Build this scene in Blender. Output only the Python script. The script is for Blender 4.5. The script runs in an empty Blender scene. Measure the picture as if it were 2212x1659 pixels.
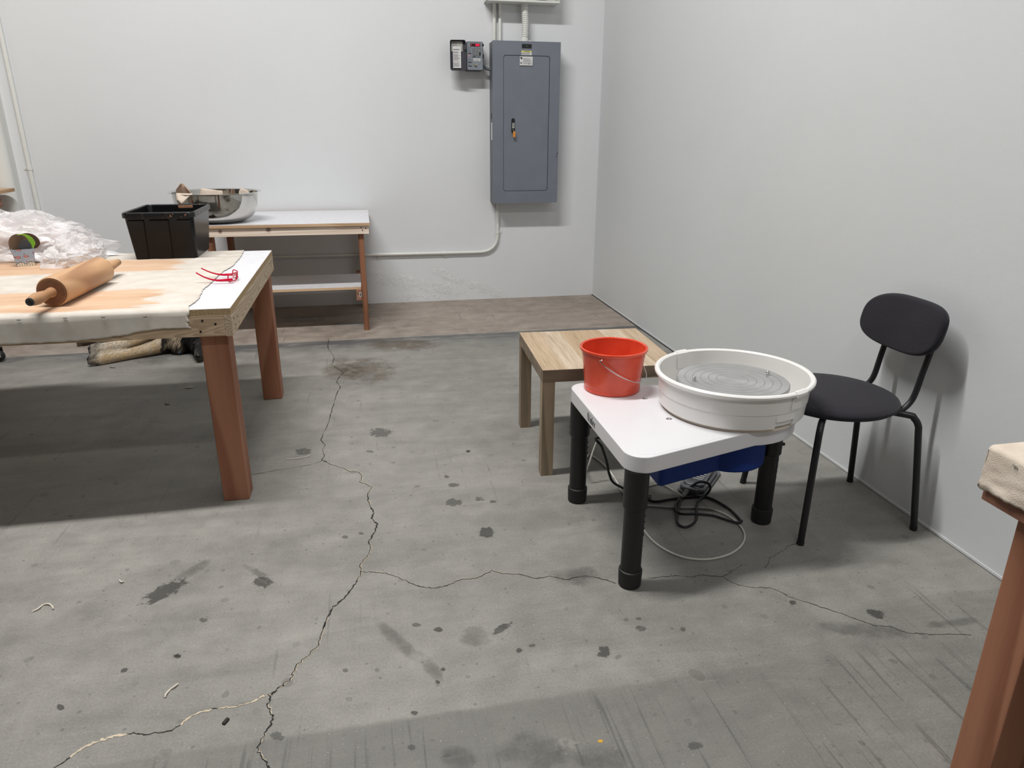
import bpy, bmesh, math, random
from mathutils import Vector, Matrix, noise
from math import sin, cos, pi, radians as rad
random.seed(7)
C = bpy.context.scene.collection
W, H = 2212, 1659
FPX, CAMZ = 1535.166, 1.3104
MR = ((0.9798691979, -0.1995923210, 0.0043886584), (0.0627446902, 0.3287558664, 0.9423283314), (0.1895242960, 0.9230831413, -0.3346611055))

def at(px, py, z=None, Y=None, X=None):
    """point of the place on a known plane, measured once from the photograph"""
    c = ((px - W / 2) / FPX, (H / 2 - py) / FPX, 1.0)
    d = [sum(MR[i][k] * c[i] for i in range(3)) for k in range(3)]
    t = (z - CAMZ) / d[2] if z is not None else (Y / d[1] if Y is not None else X / d[0])
    return Vector((t * d[0], t * d[1], CAMZ + t * d[2]))

def lin(c):
    return tuple((v / 255 / 12.92 if v / 255 <= 0.04045 else ((v / 255 + 0.055) / 1.055) ** 2.4) for v in c)

# ------------------------------------------------------------------ mesh building
class MB:
    def __init__(s): s.bm = bmesh.new()
    def _merge(s, b, m=0, M=None):
        if M is not None: bmesh.ops.transform(b, matrix=M, verts=b.verts)
        for f in b.faces: f.material_index = m
        bmesh.ops.recalc_face_normals(b, faces=b.faces)
        me = bpy.data.meshes.new('tmp'); b.to_mesh(me); b.free()
        s.bm.from_mesh(me); bpy.data.meshes.remove(me); return s
    def box(s, x0, x1, y0, y1, z0, z1, bev=0, m=0, M=None, seg=2):
        b = bmesh.new(); bmesh.ops.create_cube(b, size=1)
        for v in b.verts:
            v.co = Vector((x0 + (v.co.x + .5) * (x1 - x0), y0 + (v.co.y + .5) * (y1 - y0), z0 + (v.co.z + .5) * (z1 - z0)))
        if bev: bmesh.ops.bevel(b, geom=list(b.edges), offset=bev, segments=seg, affect='EDGES', profile=.5)
        return s._merge(b, m, M)
    def tube(s, pts, r, seg=12, m=0, M=None, smooth=0, closed=False, flat=None):
        pts = [Vector(p) for p in pts]
        rs = list(r) if hasattr(r, '__len__') else [r] * len(pts)
        if smooth: pts, rs = catmull(pts, rs, smooth, closed)
        b = bmesh.new(); n = len(pts); rings = []; up = None
        for i in range(n):
            if closed: t = (pts[(i + 1) % n] - pts[i - 1])
            else: t = pts[min(i + 1, n - 1)] - pts[max(i - 1, 0)]
            t.normalize()
            if up is None:
                up = Vector((0, 0, 1)) if abs(t.z) < .9 else Vector((1, 0, 0))
            up = (up - t * up.dot(t)).normalized(); sd = t.cross(up)
            k = flat if flat else 1
            rings.append([b.verts.new(pts[i] + (up * sin(2 * pi * j / seg) * k + sd * cos(2 * pi * j / seg)) * rs[i]) for j in range(seg)])
        for i in range(n if closed else n - 1):
            a, c = rings[i], rings[(i + 1) % n]
            for j in range(seg):
                b.faces.new((a[j], a[(j + 1) % seg], c[(j + 1) % seg], c[j]))
        if not closed:
            b.faces.new(rings[0][::-1]); b.faces.new(rings[-1])
        return s._merge(b, m, M)
    def lathe(s, prof, cx=0, cy=0, seg=48, m=0, M=None, a0=0, a1=2 * pi, thick=False):
        b = bmesh.new(); full = abs(a1 - a0 - 2 * pi) < 1e-6
        n = seg if full else seg + 1; rings = []
        for i in range(n):
            a = a0 + (a1 - a0) * i / seg
            rings.append([b.verts.new((cx + r * cos(a), cy + r * sin(a), z)) for r, z in prof])
        for i in range(seg):
            p, q = rings[i], rings[(i + 1) % n]
            for j in range(len(prof) - 1):
                b.faces.new((p[j], q[j], q[j + 1], p[j + 1]))
        if not full and thick:
            b.faces.new(rings[0]); b.faces.new(rings[-1][::-1])
        bmesh.ops.remove_doubles(b, verts=b.verts, dist=1e-6)
        return s._merge(b, m, M)
    def prism(s, poly, z0, z1, bev=0, m=0, M=None, seg=3, mtop=None):
        b = bmesh.new()
        lo = [b.verts.new((x, y, z0)) for x, y in poly]; hi = [b.verts.new((x, y, z1)) for x, y in poly]
        n = len(poly); b.faces.new(lo[::-1]); top = b.faces.new(hi)
        for i in range(n): b.faces.new((lo[i], lo[(i + 1) % n], hi[(i + 1) % n], hi[i]))
        bmesh.ops.recalc_face_normals(b, faces=b.faces)
        if bev:
            ed = [e for e in b.edges if abs(e.verts[0].co.z - e.verts[1].co.z) < 1e-7]
            bmesh.ops.bevel(b, geom=ed, offset=bev, segments=seg, affect='EDGES', profile=.5)
        return s._merge(b, m, M)
    def poly(s, pts, m=0):
        b = bmesh.new(); b.faces.new([b.verts.new(p) for p in pts])
        for f in b.faces: f.material_index = m
        me = bpy.data.meshes.new('tmp'); b.to_mesh(me); b.free()
        s.bm.from_mesh(me); bpy.data.meshes.remove(me); return s
    def done(s, name, mats, parent=None, org=None, smooth=35):
        me = bpy.data.meshes.new(name)
        if org is None and parent is not None and parent.type == 'EMPTY' and parent.get('_w'): org = Vector(parent['_o'])
        if org is None and parent is not None and parent.parent is not None and parent.parent.get('_w'): org = Vector(parent.parent['_o'])
        if org is not None: bmesh.ops.translate(s.bm, vec=-Vector(org), verts=s.bm.verts)
        s.bm.to_mesh(me); s.bm.free()
        for mt in (mats if isinstance(mats, (list, tuple)) else [mats]): me.materials.append(mt)
        if smooth:
            for p in me.polygons: p.use_smooth = True
            me.set_sharp_from_angle(angle=rad(smooth))
        o = bpy.data.objects.new(name, me); C.objects.link(o)
        if parent is not None: o.parent = parent
        if smooth and smooth < 100:
            wn_ = o.modifiers.new('normals', 'WEIGHTED_NORMAL'); wn_.keep_sharp = True; wn_.weight = 90
        return o

def catmull(pts, rs, k, closed=False):
    P, R, n = [], [], len(pts)
    for i in range(n if closed else n - 1):
        g = (lambda j: j % n) if closed else (lambda j: max(0, min(n - 1, j)))
        a, b, c, d = (pts[g(i + j)] for j in (-1, 0, 1, 2)); ra, rb = rs[g(i)], rs[g(i + 1)]
        for q in range(k):
            t = q / k
            P.append(.5 * ((2 * b) + (c - a) * t + (2 * a - 5 * b + 4 * c - d) * t * t + (3 * b - a - 3 * c + d) * t ** 3)); R.append(ra + (rb - ra) * t)
    if not closed: P.append(pts[-1]); R.append(rs[-1])
    return P, R

def rrect(x0, x1, y0, y1, r, n=6):
    o = []
    for cx, cy, a in ((x1 - r, y1 - r, 0), (x0 + r, y1 - r, 90), (x0 + r, y0 + r, 180), (x1 - r, y0 + r, 270)):
        for i in range(n + 1):
            t = rad(a + 90 * i / n); o.append((cx + r * cos(t), cy + r * sin(t)))
    return o

def quad_ring(x0, x1, y0, y1, z, r, n=5): return [Vector((x, y, z)) for x, y in rrect(x0, x1, y0, y1, r, n)]
def loft(b, rings, cap0=False, cap1=False, m=0):
    bm = bmesh.new(); R = [[bm.verts.new(p) for p in q] for q in rings]
    for a, c in zip(R[:-1], R[1:]):
        n = len(a)
        for i in range(n): bm.faces.new((a[i], a[(i + 1) % n], c[(i + 1) % n], c[i]))
    if cap0: bm.faces.new(R[0][::-1])
    if cap1: bm.faces.new(R[-1])
    return b._merge(bm, m)
def thing(name, label, cat, loc, group=None, rotz=0, world=True):
    o = bpy.data.objects.new(name, None); C.objects.link(o)
    o.empty_display_size = .05
    o.location = loc; o.rotation_euler = (0, 0, rotz)
    if world: o['_w'] = 1; o['_o'] = list(loc)
    o['label'] = label; o['category'] = cat
    if group: o['group'] = group
    return o
def tag(o, label, cat, group=None):
    o['label'] = label; o['category'] = cat
    if group: o['group'] = group
    return o
def place(o, loc):
    """move the origin of a single-mesh thing to loc"""
    loc = Vector(loc); o.data.transform(Matrix.Translation(-loc)); o.location = loc; return o

# rotate a builder frame: maps local (x,y,z) to plane (u,v,n) at origin p
def frame(p, u, v):
    u = Vector(u).normalized(); v = Vector(v).normalized(); n = u.cross(v)
    M = Matrix((u, v, n)).transposed().to_4x4(); M.translation = Vector(p); return M

# ------------------------------------------------------------------ materials
class NT:
    def __init__(s, name):
        s.m = bpy.data.materials.new(name); s.m.use_nodes = True; s.t = s.m.node_tree; s.t.nodes.clear()
        s.out = s.n('ShaderNodeOutputMaterial'); s.b = s.n('ShaderNodeBsdfPrincipled'); s.l(s.b.outputs[0], s.out.inputs[0])
    def n(s, k, **a):
        o = s.t.nodes.new(k)
        for q, v in a.items(): setattr(o, q, v)
        return o
    def l(s, a, b): s.t.links.new(a, b)
    def setv(s, sock, v):
        if isinstance(v, bpy.types.NodeSocket): s.l(v, sock)
        else: sock.default_value = v
    def coord(s, scale=(1, 1, 1), rnd=False, rot=(0, 0, 0)):
        tc = s.n('ShaderNodeTexCoord'); v = tc.outputs['Object']
        if rnd:
            oi = s.n('ShaderNodeObjectInfo'); ad = s.n('ShaderNodeVectorMath', operation='MULTIPLY_ADD')
            cb = s.n('ShaderNodeCombineXYZ')
            for i in range(3): s.l(oi.outputs['Random'], cb.inputs[i])
            s.l(cb.outputs[0], ad.inputs[0]); ad.inputs[1].default_value = (13.1, 7.7, 5.3); s.l(v, ad.inputs[2]); v = ad.outputs[0]
        mp = s.n('ShaderNodeMapping'); s.l(v, mp.inputs[0]); mp.inputs['Scale'].default_value = scale; mp.inputs['Rotation'].default_value = rot
        return mp.outputs[0]
    def noise(s, v, scale, detail=4, rough=.5, dist=0):
        o = s.n('ShaderNodeTexNoise'); s.l(v, o.inputs['Vector']); o.inputs['Scale'].default_value = scale
        o.inputs['Detail'].default_value = detail; o.inputs['Roughness'].default_value = rough; o.inputs['Distortion'].default_value = dist
        return o.outputs['Fac']
    def math(s, op, a, b=0.0, c=0.0, clamp=False):
        o = s.n('ShaderNodeMath', operation=op); o.use_clamp = clamp
        s.setv(o.inputs[0], a); s.setv(o.inputs[1], b); s.setv(o.inputs[2], c); return o.outputs[0]
    def ramp(s, f, stops):
        o = s.n('ShaderNodeValToRGB'); s.setv(o.inputs[0], f); e = o.color_ramp.elements
        while len(e) > 1: e.remove(e[-1])
        e[0].position = stops[0][0]; e[0].color = (*stops[0][1], 1)
        for p, c in stops[1:]:
            q = e.new(p); q.color = (*c, 1)
        return o.outputs[0]
    def rng(s, f, a, b, c=0.0, d=1.0, sm=True):
        o = s.n('ShaderNodeMapRange'); o.interpolation_type = 'SMOOTHSTEP' if sm else 'LINEAR'
        s.setv(o.inputs[0], f); o.inputs[1].default_value = a; o.inputs[2].default_value = b; o.inputs[3].default_value = c; o.inputs[4].default_value = d
        return o.outputs[0]
    def mix(s, f, a, b, mode='MIX'):
        o = s.n('ShaderNodeMix', data_type='RGBA', blend_type=mode)
        s.setv(o.inputs[0], f)
        for i, v in ((6, a), (7, b)):
            if isinstance(v, tuple) and len(v) == 3: v = (*v, 1)
            s.setv(o.inputs[i], v)
        return o.outputs[2]
    def bump(s, h, st, dist=.01):
        o = s.n('ShaderNodeBump'); o.inputs['Strength'].default_value = st; o.inputs['Distance'].default_value = dist
        s.l(h, o.inputs['Height']); s.l(o.outputs[0], s.b.inputs['Normal']); return o
    def set(s, **k):
        nm = dict(col='Base Color', rough='Roughness', metal='Metallic', spec='Specular IOR Level', trans='Transmission Weight', ior='IOR', coat='Coat Weight', coatr='Coat Roughness', alpha='Alpha', sheen='Sheen Weight', aniso='Anisotropic', sss='Subsurface Weight', emc='Emission Color', ems='Emission Strength')
        for q, v in k.items():
            if isinstance(v, tuple) and len(v) == 3: v = (*v, 1)
            s.setv(s.b.inputs[nm[q]], v)
        return s
    def xyz(s):
        tc = s.n('ShaderNodeTexCoord'); o = s.n('ShaderNodeSeparateXYZ'); s.l(tc.outputs['Object'], o.inputs[0]); return o.outputs

def plain(name, rgb, rough=.5, metal=0, var=.04, sc=40, bump=0, **k):
    t = NT(name); c = lin(rgb); v = t.coord(rnd=True); f = t.noise(v, sc, 3)
    a = tuple(max(0, x * (1 - var)) for x in c); b = tuple(min(1, x * (1 + var)) for x in c)
    t.set(col=t.ramp(f, [(.3, a), (.7, b)]), rough=rough, metal=metal, **k)
    if bump: t.bump(t.noise(v, sc * 6, 2), bump, .001)
    return t.m

def wood(name, rgb1, rgb2, axis='X', fine=90, cath=1.0, rough=.6, knots=(), knot_rgb=(90, 50, 35), ring=9, var=.25, stops=(.3, .7)):
    t = NT(name); i = 'XYZ'.index(axis)
    sc = [1, 1, 1]; sc[i] = .06
    v = t.coord(tuple(sc), rnd=True)
    big = t.noise(v, 6, 3, .5, .4)
    fin = t.noise(v, fine, 4, .6)
    sc2 = [1, 1, 1]; sc2[i] = .13
    v2 = t.coord(tuple(sc2), rnd=True)
    fld = t.noise(v2, ring * .55, 1, .3)
    rings = t.math('FRACT', t.math('MULTIPLY', fld, 14 * cath))
    rg = t.math('MULTIPLY', t.rng(rings, .0, .75), t.rng(rings, 1.0, .85))
    f = t.math('ADD', t.math('MULTIPLY', big, .35), t.math('ADD', t.math('MULTIPLY', fin, .3), t.math('MULTIPLY', rg, .35)))
    c1, c2 = lin(rgb1), lin(rgb2)
    col = t.ramp(f, [(stops[0], c1), (stops[1], c2)])
    if knots:
        tc = t.n('ShaderNodeTexCoord')
        for (p, r) in knots:
            d = t.n('ShaderNodeVectorMath', operation='DISTANCE'); t.l(tc.outputs['Object'], d.inputs[0]); d.inputs[1].default_value = p
            dd = t.math('ADD', d.outputs['Value'], t.math('MULTIPLY', t.noise(tc.outputs['Object'], 60, 2), r * .5))
            col = t.mix(t.rng(dd, r * .8, r * 1.35, 1, 0), col, lin(knot_rgb))
            col = t.mix(t.math('MULTIPLY', t.rng(dd, r * 1.3, r * 2.0, 1, 0), .35), col, lin(tuple(int(q * .8 + .2 * w) for q, w in zip(rgb2, knot_rgb))))
    t.set(col=col, rough=rough, spec=.3)
    t.bump(t.math('ADD', fin, rg), .12, .002)
    return t.m

def wallmat(name, base=(222, 224, 226), peel=False, warm=None):
    t = NT(name); v = t.coord()
    f = t.noise(v, 1.3, 4, .55); c = lin(base)
    col = t.ramp(f, [(.3, tuple(x * .965 for x in c)), (.7, c)])
    mic = t.noise(v, 140, 2)
    mid = t.noise(v, 9, 4, .6)
    h = t.math('ADD', t.math('MULTIPLY', mic, .10), t.math('MULTIPLY', mid, .45))
    if peel:
        x = t.xyz(); z = x[2]
        rid = t.n('ShaderNodeTexNoise'); rid.noise_type = 'RIDGED_MULTIFRACTAL' if hasattr(rid, 'noise_type') else 'FBM'
        t.l(v, rid.inputs['Vector']); rid.inputs['Scale'].default_value = 14; rid.inputs['Detail'].default_value = 5
        # paint blistering in wandering bands low on the wall
        band = t.math('ABSOLUTE', t.math('SUBTRACT', z, t.math('ADD', t.math('MULTIPLY', t.math('SUBTRACT', .78, x[0]), .17), t.math('MULTIPLY', t.noise(v, 3, 3), .16))))
        m = t.math('MULTIPLY', t.rng(band, .02, .075, 1, 0), t.math('MULTIPLY', t.rng(x[0], -.1, .12), t.rng(x[0], .62, .85, 1, 0)))
        band2 = t.math('ABSOLUTE', t.math('SUBTRACT', z, t.math('ADD', t.math('MULTIPLY', t.math('SUBTRACT', 1.02, x[0]), .42), t.math('MULTIPLY', t.noise(v, 4, 3), .10))))
        m2 = t.math('MULTIPLY', t.rng(band2, .01, .05, 1, 0), t.math('MULTIPLY', t.rng(x[0], .45, .6), t.rng(x[0], 1.0, 1.2, 1, 0)))
        low = t.math('MULTIPLY', t.rng(z, .0, .10, 1, 0), t.math('MULTIPLY', t.rng(x[0], .1, .3), t.rng(x[0], .55, .72, 1, 0)))
        mm = t.math('MAXIMUM', t.math('MAXIMUM', m, m2), low)
        ch = t.rng(t.noise(v, 38, 5, .65), .47, .56)
        h = t.math('ADD', h, t.math('MULTIPLY', t.math('MULTIPLY', ch, mm), 1.8))
        col = t.mix(t.math('MULTIPLY', t.math('MULTIPLY', mm, t.rng(t.noise(v, 55, 3), .55, .62)), .35), col, lin((236, 234, 226)))
    scuff = t.rng(t.noise(t.coord((1, 1, .35)), 5, 6, .75), .70, .76)
    col = t.mix(t.math('MULTIPLY', scuff, .03), col, lin((170, 172, 170)))
    t.set(col=col, rough=.5, spec=.35); t.bump(h, .35, .006)
    return t.m

def floormat():
    t = NT('concrete'); v = t.coord(); X, Yc, Z = t.xyz()
    f1 = t.noise(v, 1.1, 5, .6, .3); f2 = t.noise(v, 9, 6, .65); f3 = t.noise(v, 160, 3, .7)
    vs = t.coord((.35, 1.6, 1)); f4 = t.noise(vs, 5, 6, .7, .6)
    f = t.math('ADD', t.math('MULTIPLY', f1, .34), t.math('ADD', t.math('MULTIPLY', f2, .22), t.math('ADD', t.math('MULTIPLY', f3, .26), t.math('MULTIPLY', f4, .24))))
    col = t.ramp(f, [(.34, lin((100, 98, 94))), (.5, lin((128, 126, 121))), (.66, lin((154, 152, 146)))])
    # older brownish pour beyond the joint
    yn = t.math('ADD', Yc, t.math('MULTIPLY', t.math('SUBTRACT', t.noise(v, 3, 3), .5), .02))
    back = t.rng(yn, 4.675, 4.695)
    bc = t.ramp(t.math('ADD', t.math('MULTIPLY', f4, .25), t.math('ADD', t.math('MULTIPLY', f2, .45), t.math('MULTIPLY', f1, .3))), [(.34, lin((118, 108, 99))), (.5, lin((150, 139, 129))), (.66, lin((172, 162, 152)))])
    col = t.mix(back, col, bc)
    # dark trowelled band in front of the joint, pale line on it
    yb = t.math('ADD', Yc, t.math('MULTIPLY', t.math('SUBTRACT', t.noise(t.coord((.6, 1, 1)), 5, 5, .7), .5), .22))
    band = t.math('MULTIPLY', t.math('MULTIPLY', t.rng(yb, 4.45, 4.60), t.rng(Yc, 4.69, 4.66, 0, 1)), t.rng(f4, .35, .55))
    col = t.mix(t.math('MULTIPLY', band, .85), col, lin((82, 82, 84)))
    ln = t.math('MULTIPLY', t.math('MULTIPLY', t.rng(t.math('ABSOLUTE', t.math('SUBTRACT', yn, 4.685)), .004, .012, 1, 0), t.rng(t.noise(v, 7, 3), .42, .55)), .5)
    col = t.mix(ln, col, lin((160, 155, 146)))
    sp = t.math('MULTIPLY', t.rng(t.noise(t.coord((1, 2.2, 1)), 7, 5, .75, 1.2), .60, .66), t.math('MULTIPLY', t.rng(yb, 4.4, 4.6), t.rng(Yc, 5.0, 5.3, 1, 0)))
    col = t.mix(t.math('MULTIPLY', sp, .4), col, lin((165, 162, 158)))
    # darker slab nearest the viewer with a sharp far edge, and drag marks
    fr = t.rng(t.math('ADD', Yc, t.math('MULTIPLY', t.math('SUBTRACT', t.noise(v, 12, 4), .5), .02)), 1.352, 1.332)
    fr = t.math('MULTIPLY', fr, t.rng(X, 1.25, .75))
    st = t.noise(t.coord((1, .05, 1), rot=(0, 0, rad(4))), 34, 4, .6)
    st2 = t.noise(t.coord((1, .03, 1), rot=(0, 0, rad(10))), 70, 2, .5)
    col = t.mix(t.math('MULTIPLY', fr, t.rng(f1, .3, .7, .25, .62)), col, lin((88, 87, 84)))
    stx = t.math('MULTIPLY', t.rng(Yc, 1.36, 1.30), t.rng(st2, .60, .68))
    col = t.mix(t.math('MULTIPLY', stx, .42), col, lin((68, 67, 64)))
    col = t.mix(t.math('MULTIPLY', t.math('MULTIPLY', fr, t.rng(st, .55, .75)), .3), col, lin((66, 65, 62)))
    # splashes and drips
    for sc, th, amt, c in ((5, .10, .32, (74, 72, 68)), (13, .15, .42, (72, 70, 66)), (36, .17, .42, (66, 64, 60)), (60, .09, .55, (186, 184, 176))):
        vo = t.n('ShaderNodeTexVoronoi'); vo.voronoi_dimensions = '2D'; vv = t.n('ShaderNodeVectorMath', operation='ADD'); t.l(v, vv.inputs[0])
        nz = t.n('ShaderNodeTexNoise'); t.l(v, nz.inputs['Vector']); nz.inputs['Scale'].default_value = sc * 2
        sb = t.n('ShaderNodeVectorMath', operation='SCALE'); t.l(nz.outputs['Color'], sb.inputs[0]); sb.inputs['Scale'].default_value = .25 / sc
        t.l(sb.outputs[0], vv.inputs[1]); t.l(vv.outputs[0], vo.inputs['Vector']); vo.inputs['Scale'].default_value = sc
        pick = t.n('ShaderNodeSeparateColor'); t.l(vo.outputs['Color'], pick.inputs[0])
        sz = t.math('MULTIPLY', pick.outputs[0], th)
        inn = t.math('LESS_THAN', vo.outputs['Distance'], sz)
        k = t.math('MULTIPLY', inn, t.math('GREATER_THAN', pick.outputs[1], .70))
        col = t.mix(t.math('MULTIPLY', k, t.math('MULTIPLY', pick.outputs[2], amt)), col, lin(c))
    # scratches
    for r, s_, th in ((20, 16, .70), (-35, 13, .72), (80, 15, .71)):
        sc_ = t.rng(t.noise(t.coord((1, .035, 1), rot=(0, 0, rad(r))), s_ * 2.4, 3, .55), th - .04, th)
        col = t.mix(t.math('MULTIPLY', t.math('MULTIPLY', sc_, t.rng(f1, .45, .6)), .35), col, lin((76, 75, 72)))
    hair = t.rng(t.noise(t.coord((.05, 1, 1), rot=(0, 0, rad(28))), 90, 2, .5), .72, .74)
    col = t.mix(t.math('MULTIPLY', hair, .25), col, lin((155, 153, 148)))
    t.set(col=col, rough=t.rng(f2, .3, .7, .5, .72), spec=.35)
    t.bump(t.math('ADD', t.math('MULTIPLY', f3, .5), f2), .18, .003)
    return t.m

def stainmat(name, rgb, dens=.5, sc=30, hard=True):
    t = NT(name); v = t.coord()
    at_ = t.n('ShaderNodeAttribute'); at_.attribute_name = 'soft'
    d = t.math('ADD', at_.outputs['Fac'], t.math('MULTIPLY', t.math('SUBTRACT', t.noise(v, sc, 6, .72), .5), 2.4 if hard else 1.6))
    a = t.math('MULTIPLY', t.math('MULTIPLY', t.rng(d, .42, .62 if hard else 1.1), dens), t.rng(at_.outputs['Fac'], 0, .25))
    t.set(col=lin(rgb), rough=.6, alpha=a)
    return t.m

M = {}
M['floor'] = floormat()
M['wall_b'] = wallmat('wall_paint_back', peel=True)
M['wall_r'] = wallmat('wall_paint_right', (214, 217, 218))
M['wall_p'] = wallmat('pillar_paint', (224, 225, 221))
M['wall_l'] = wallmat('wall_paint_cream', (228, 224, 216))
M['crack'] = plain('crack_gap', (38, 36, 33), .9)
M['fill'] = plain('crack_filler', (192, 178, 156), .9, var=.25, sc=80)
M['stain'] = stainmat('damp_stain', (74, 73, 70), .40, 45)
M['stain2'] = stainmat('deep_stain', (64, 62, 59), .55, 45)
M['brown'] = stainmat('rust_stain', (112, 98, 82), .50, 10, False)
M['soft'] = stainmat('smudge', (74, 73, 70), .30, 16, False)
M['pale'] = stainmat('pale_scuff', (160, 158, 152), .5, 60)
M['yellow'] = plain('ochre_paint', (196, 150, 40), .7)
M['pine'] = wood('pine', (196, 166, 134), (222, 196, 164), 'X', 70, 1.2)
M['pine_knot'] = wood('pine_knotty', (224, 202, 184), (244, 228, 212), 'X', 70, 1.6, knots=(((-.905 + .5, -.02, .7), .013), ((-.61 + .5, -.02, .705), .017)), knot_rgb=(88, 38, 36))
M['pine_y'] = wood('pine_side', (178, 156, 130), (208, 188, 162), 'Y', 60, 1.6, ring=16)
M['pine_x'] = wood('pine_end', (176, 150, 122), (210, 186, 156), 'X', 60, 1.4, ring=34)
M['fir'] = wood('fir_post', (136, 88, 66), (166, 116, 90), 'Z', 80, .55)
M['fir_x'] = wood('fir_board', (130, 90, 72), (162, 118, 96), 'X', 80, .8)
M['fir_y'] = wood('fir_board_side', (130, 90, 72), (166, 122, 100), 'Y', 80, .8)
M['fir_dark'] = wood('fir_stud', (116, 76, 54), (154, 106, 80), 'Z', 110, .7)
M['plywood'] = wood('plywood_edge', (186, 154, 120), (214, 182, 148), 'X', 120, .5)
M['ply_y'] = wood('plywood_side', (168, 134, 100), (198, 164, 128), 'Y', 120, .5)
M['maple'] = wood('rolling_pin_wood', (148, 106, 74), (192, 152, 114), 'X', 60, .5, rough=.5, stops=(.22, .62))
M['maple_end'] = plain('rolling_pin_end_grain', (122, 82, 56), .6, var=.2)
M['oak'] = wood('oak_veneer', (186, 158, 124), (216, 192, 158), 'Y', 150, 1.4, rough=.45)
M['oak_side_shade'] = wood('oak_veneer_edge_shaded', (116, 102, 86), (146, 130, 110), 'X', 140, .6, rough=.5)  # same oak as the top, shade of the edge faces put into the colour
M['oak_leg_shade'] = wood('oak_veneer_leg_shaded', (136, 120, 100), (168, 150, 126), 'Z', 140, .5, rough=.5)  # leg colour darkened partway for the shade on the front faces
t = NT('melamine_white'); v = t.coord(); t.set(col=t.ramp(t.noise(v, 30, 3), [(.3, lin((214, 214, 219))), (.7, lin((226, 226, 230)))]), rough=.32, spec=.5); M['white'] = t.m
t = NT('particle_board'); v = t.coord(); t.set(col=t.ramp(t.noise(v, 220, 4, .7), [(.3, lin((120, 96, 66))), (.5, lin((176, 150, 112))), (.7, lin((206, 184, 146)))]), rough=.9); t.bump(t.noise(v, 260, 3), .5, .003); M['chip'] = t.m
# canvas, with terracotta clay rubbed into the top of the big table
t = NT('canvas_stained'); v = t.coord(); X, Yc, Z = t.xyz()
base = t.ramp(t.noise(v, 12, 5, .6), [(.3, lin((194, 186, 175))), (.7, lin((212, 206, 197)))])
wob = t.math('MULTIPLY', t.math('SUBTRACT', t.noise(t.coord((.4, 1.5, 1)), 9, 5, .65), .5), .22)
y1 = t.math('ADD', Yc, t.math('MULTIPLY', wob, .55)); x1 = t.math('ADD', X, t.math('MULTIPLY', wob, 1.6))
s1 = t.math('MULTIPLY', t.math('MULTIPLY', t.rng(y1, .035, .05), t.rng(y1, .335, .37, 1, 0)), t.rng(x1, -.30, -.26, 1, 0))
s2 = t.math('MULTIPLY', t.math('MULTIPLY', t.rng(y1, .72, .76), t.rng(y1, 1.02, 1.1, 1, 0)), t.rng(x1, -.40, -.33, 1, 0))
tint = t.ramp(t.noise(t.coord((.5, 2, 1)), 6, 5, .65), [(.3, lin((188, 148, 114))), (.55, lin((206, 170, 138))), (.75, lin((214, 190, 164)))])
top = t.rng(Z, .741, .746)
dirt = t.math('MULTIPLY', t.math('MULTIPLY', t.rng(t.noise(t.coord((.5, 2, 1)), 10, 5, .7), .5, .64), t.math('MULTIPLY', t.rng(x1, -.55, -.35), t.rng(Yc, .95, 1.15))), .45)
col = t.mix(t.math('MULTIPLY', t.math('MAXIMUM', s1, s2), t.math('MULTIPLY', top, .9)), base, tint)
col = t.mix(t.math('MULTIPLY', dirt, top), col, lin((150, 128, 106)))
t.set(col=col, rough=.9, spec=.2, sheen=.1); t.bump(t.math('ADD', t.noise(v, 500, 2), t.math('MULTIPLY', t.noise(v, 25, 3), .25)), .10, .002); M['canvas'] = t.m
t = NT('canvas_plain'); v = t.coord(); t.set(col=t.ramp(t.noise(v, 9, 5, .6), [(.3, lin((206, 192, 176))), (.7, lin((228, 216, 201)))]), rough=.9, spec=.2); t.bump(t.math('ADD', t.noise(v, 420, 2), t.noise(v, 18, 4)), .35, .004); M['canvas2'] = t.m
M['thread'] = plain('canvas_thread', (196, 178, 150), .9)
M['steelpin'] = plain('staple_steel', (190, 190, 190), .3, 1)
M['screw'] = plain('dark_screw', (40, 34, 30), .5, .3)
M['blackplas'] = plain('glossy_black_plastic', (10, 10, 12), .25, var=.1, spec=.25)
t = NT('clay_smeared_plastic'); v = t.coord()
t.set(col=t.mix(t.rng(t.noise(v, 38, 5, .7), .60, .63), lin((16, 16, 18)), lin((150, 110, 84))), rough=.35); M['clayrim'] = t.m
M['clay'] = plain('dried_clay', (170, 122, 92), .9, var=.15)
t = NT('brushed_steel'); v = t.coord((1, 1, 12)); t.set(col=lin((205, 203, 198)), rough=t.rng(t.noise(v, 30, 3), .3, .7, .05, .10), metal=1); M['steel'] = t.m
M['slab'] = plain('pink_clay_sheet', (214, 198, 182), .9, var=.08, sc=20)
M['slabd'] = plain('brown_clay_sheet', (184, 154, 134), .9, var=.08, sc=20)
M['panel'] = plain('grey_enamel', (114, 119, 130), .45, 0, .05, 8, .04)
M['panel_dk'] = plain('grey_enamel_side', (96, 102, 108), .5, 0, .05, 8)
M['black'] = plain('black_satin', (14, 14, 16), .45)
M['gap'] = plain('shadow_gap_black', (18, 18, 22), .8)
M['wpipe'] = plain('white_painted_pipe', (222, 223, 218), .45, var=.03, bump=.05)
M['orange_tag'] = plain('orange_tape', (214, 142, 52), .5)
M['label_w'] = plain('label_white', (214, 214, 214), .5, var=.06, sc=60)
M['label_y'] = plain('label_yellow', (214, 204, 96), .5)
M['label_g'] = plain('label_grey', (168, 168, 162), .55, var=.06, sc=60)
M['ink'] = plain('label_ink', (60, 60, 62), .6)
M['ink_lt'] = plain('label_ink_pale', (128, 128, 128), .6)
M['ink_k'] = plain('print_black', (20, 20, 22), .5)
M['timer'] = plain('timer_grey', (126, 132, 140), .45)
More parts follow.
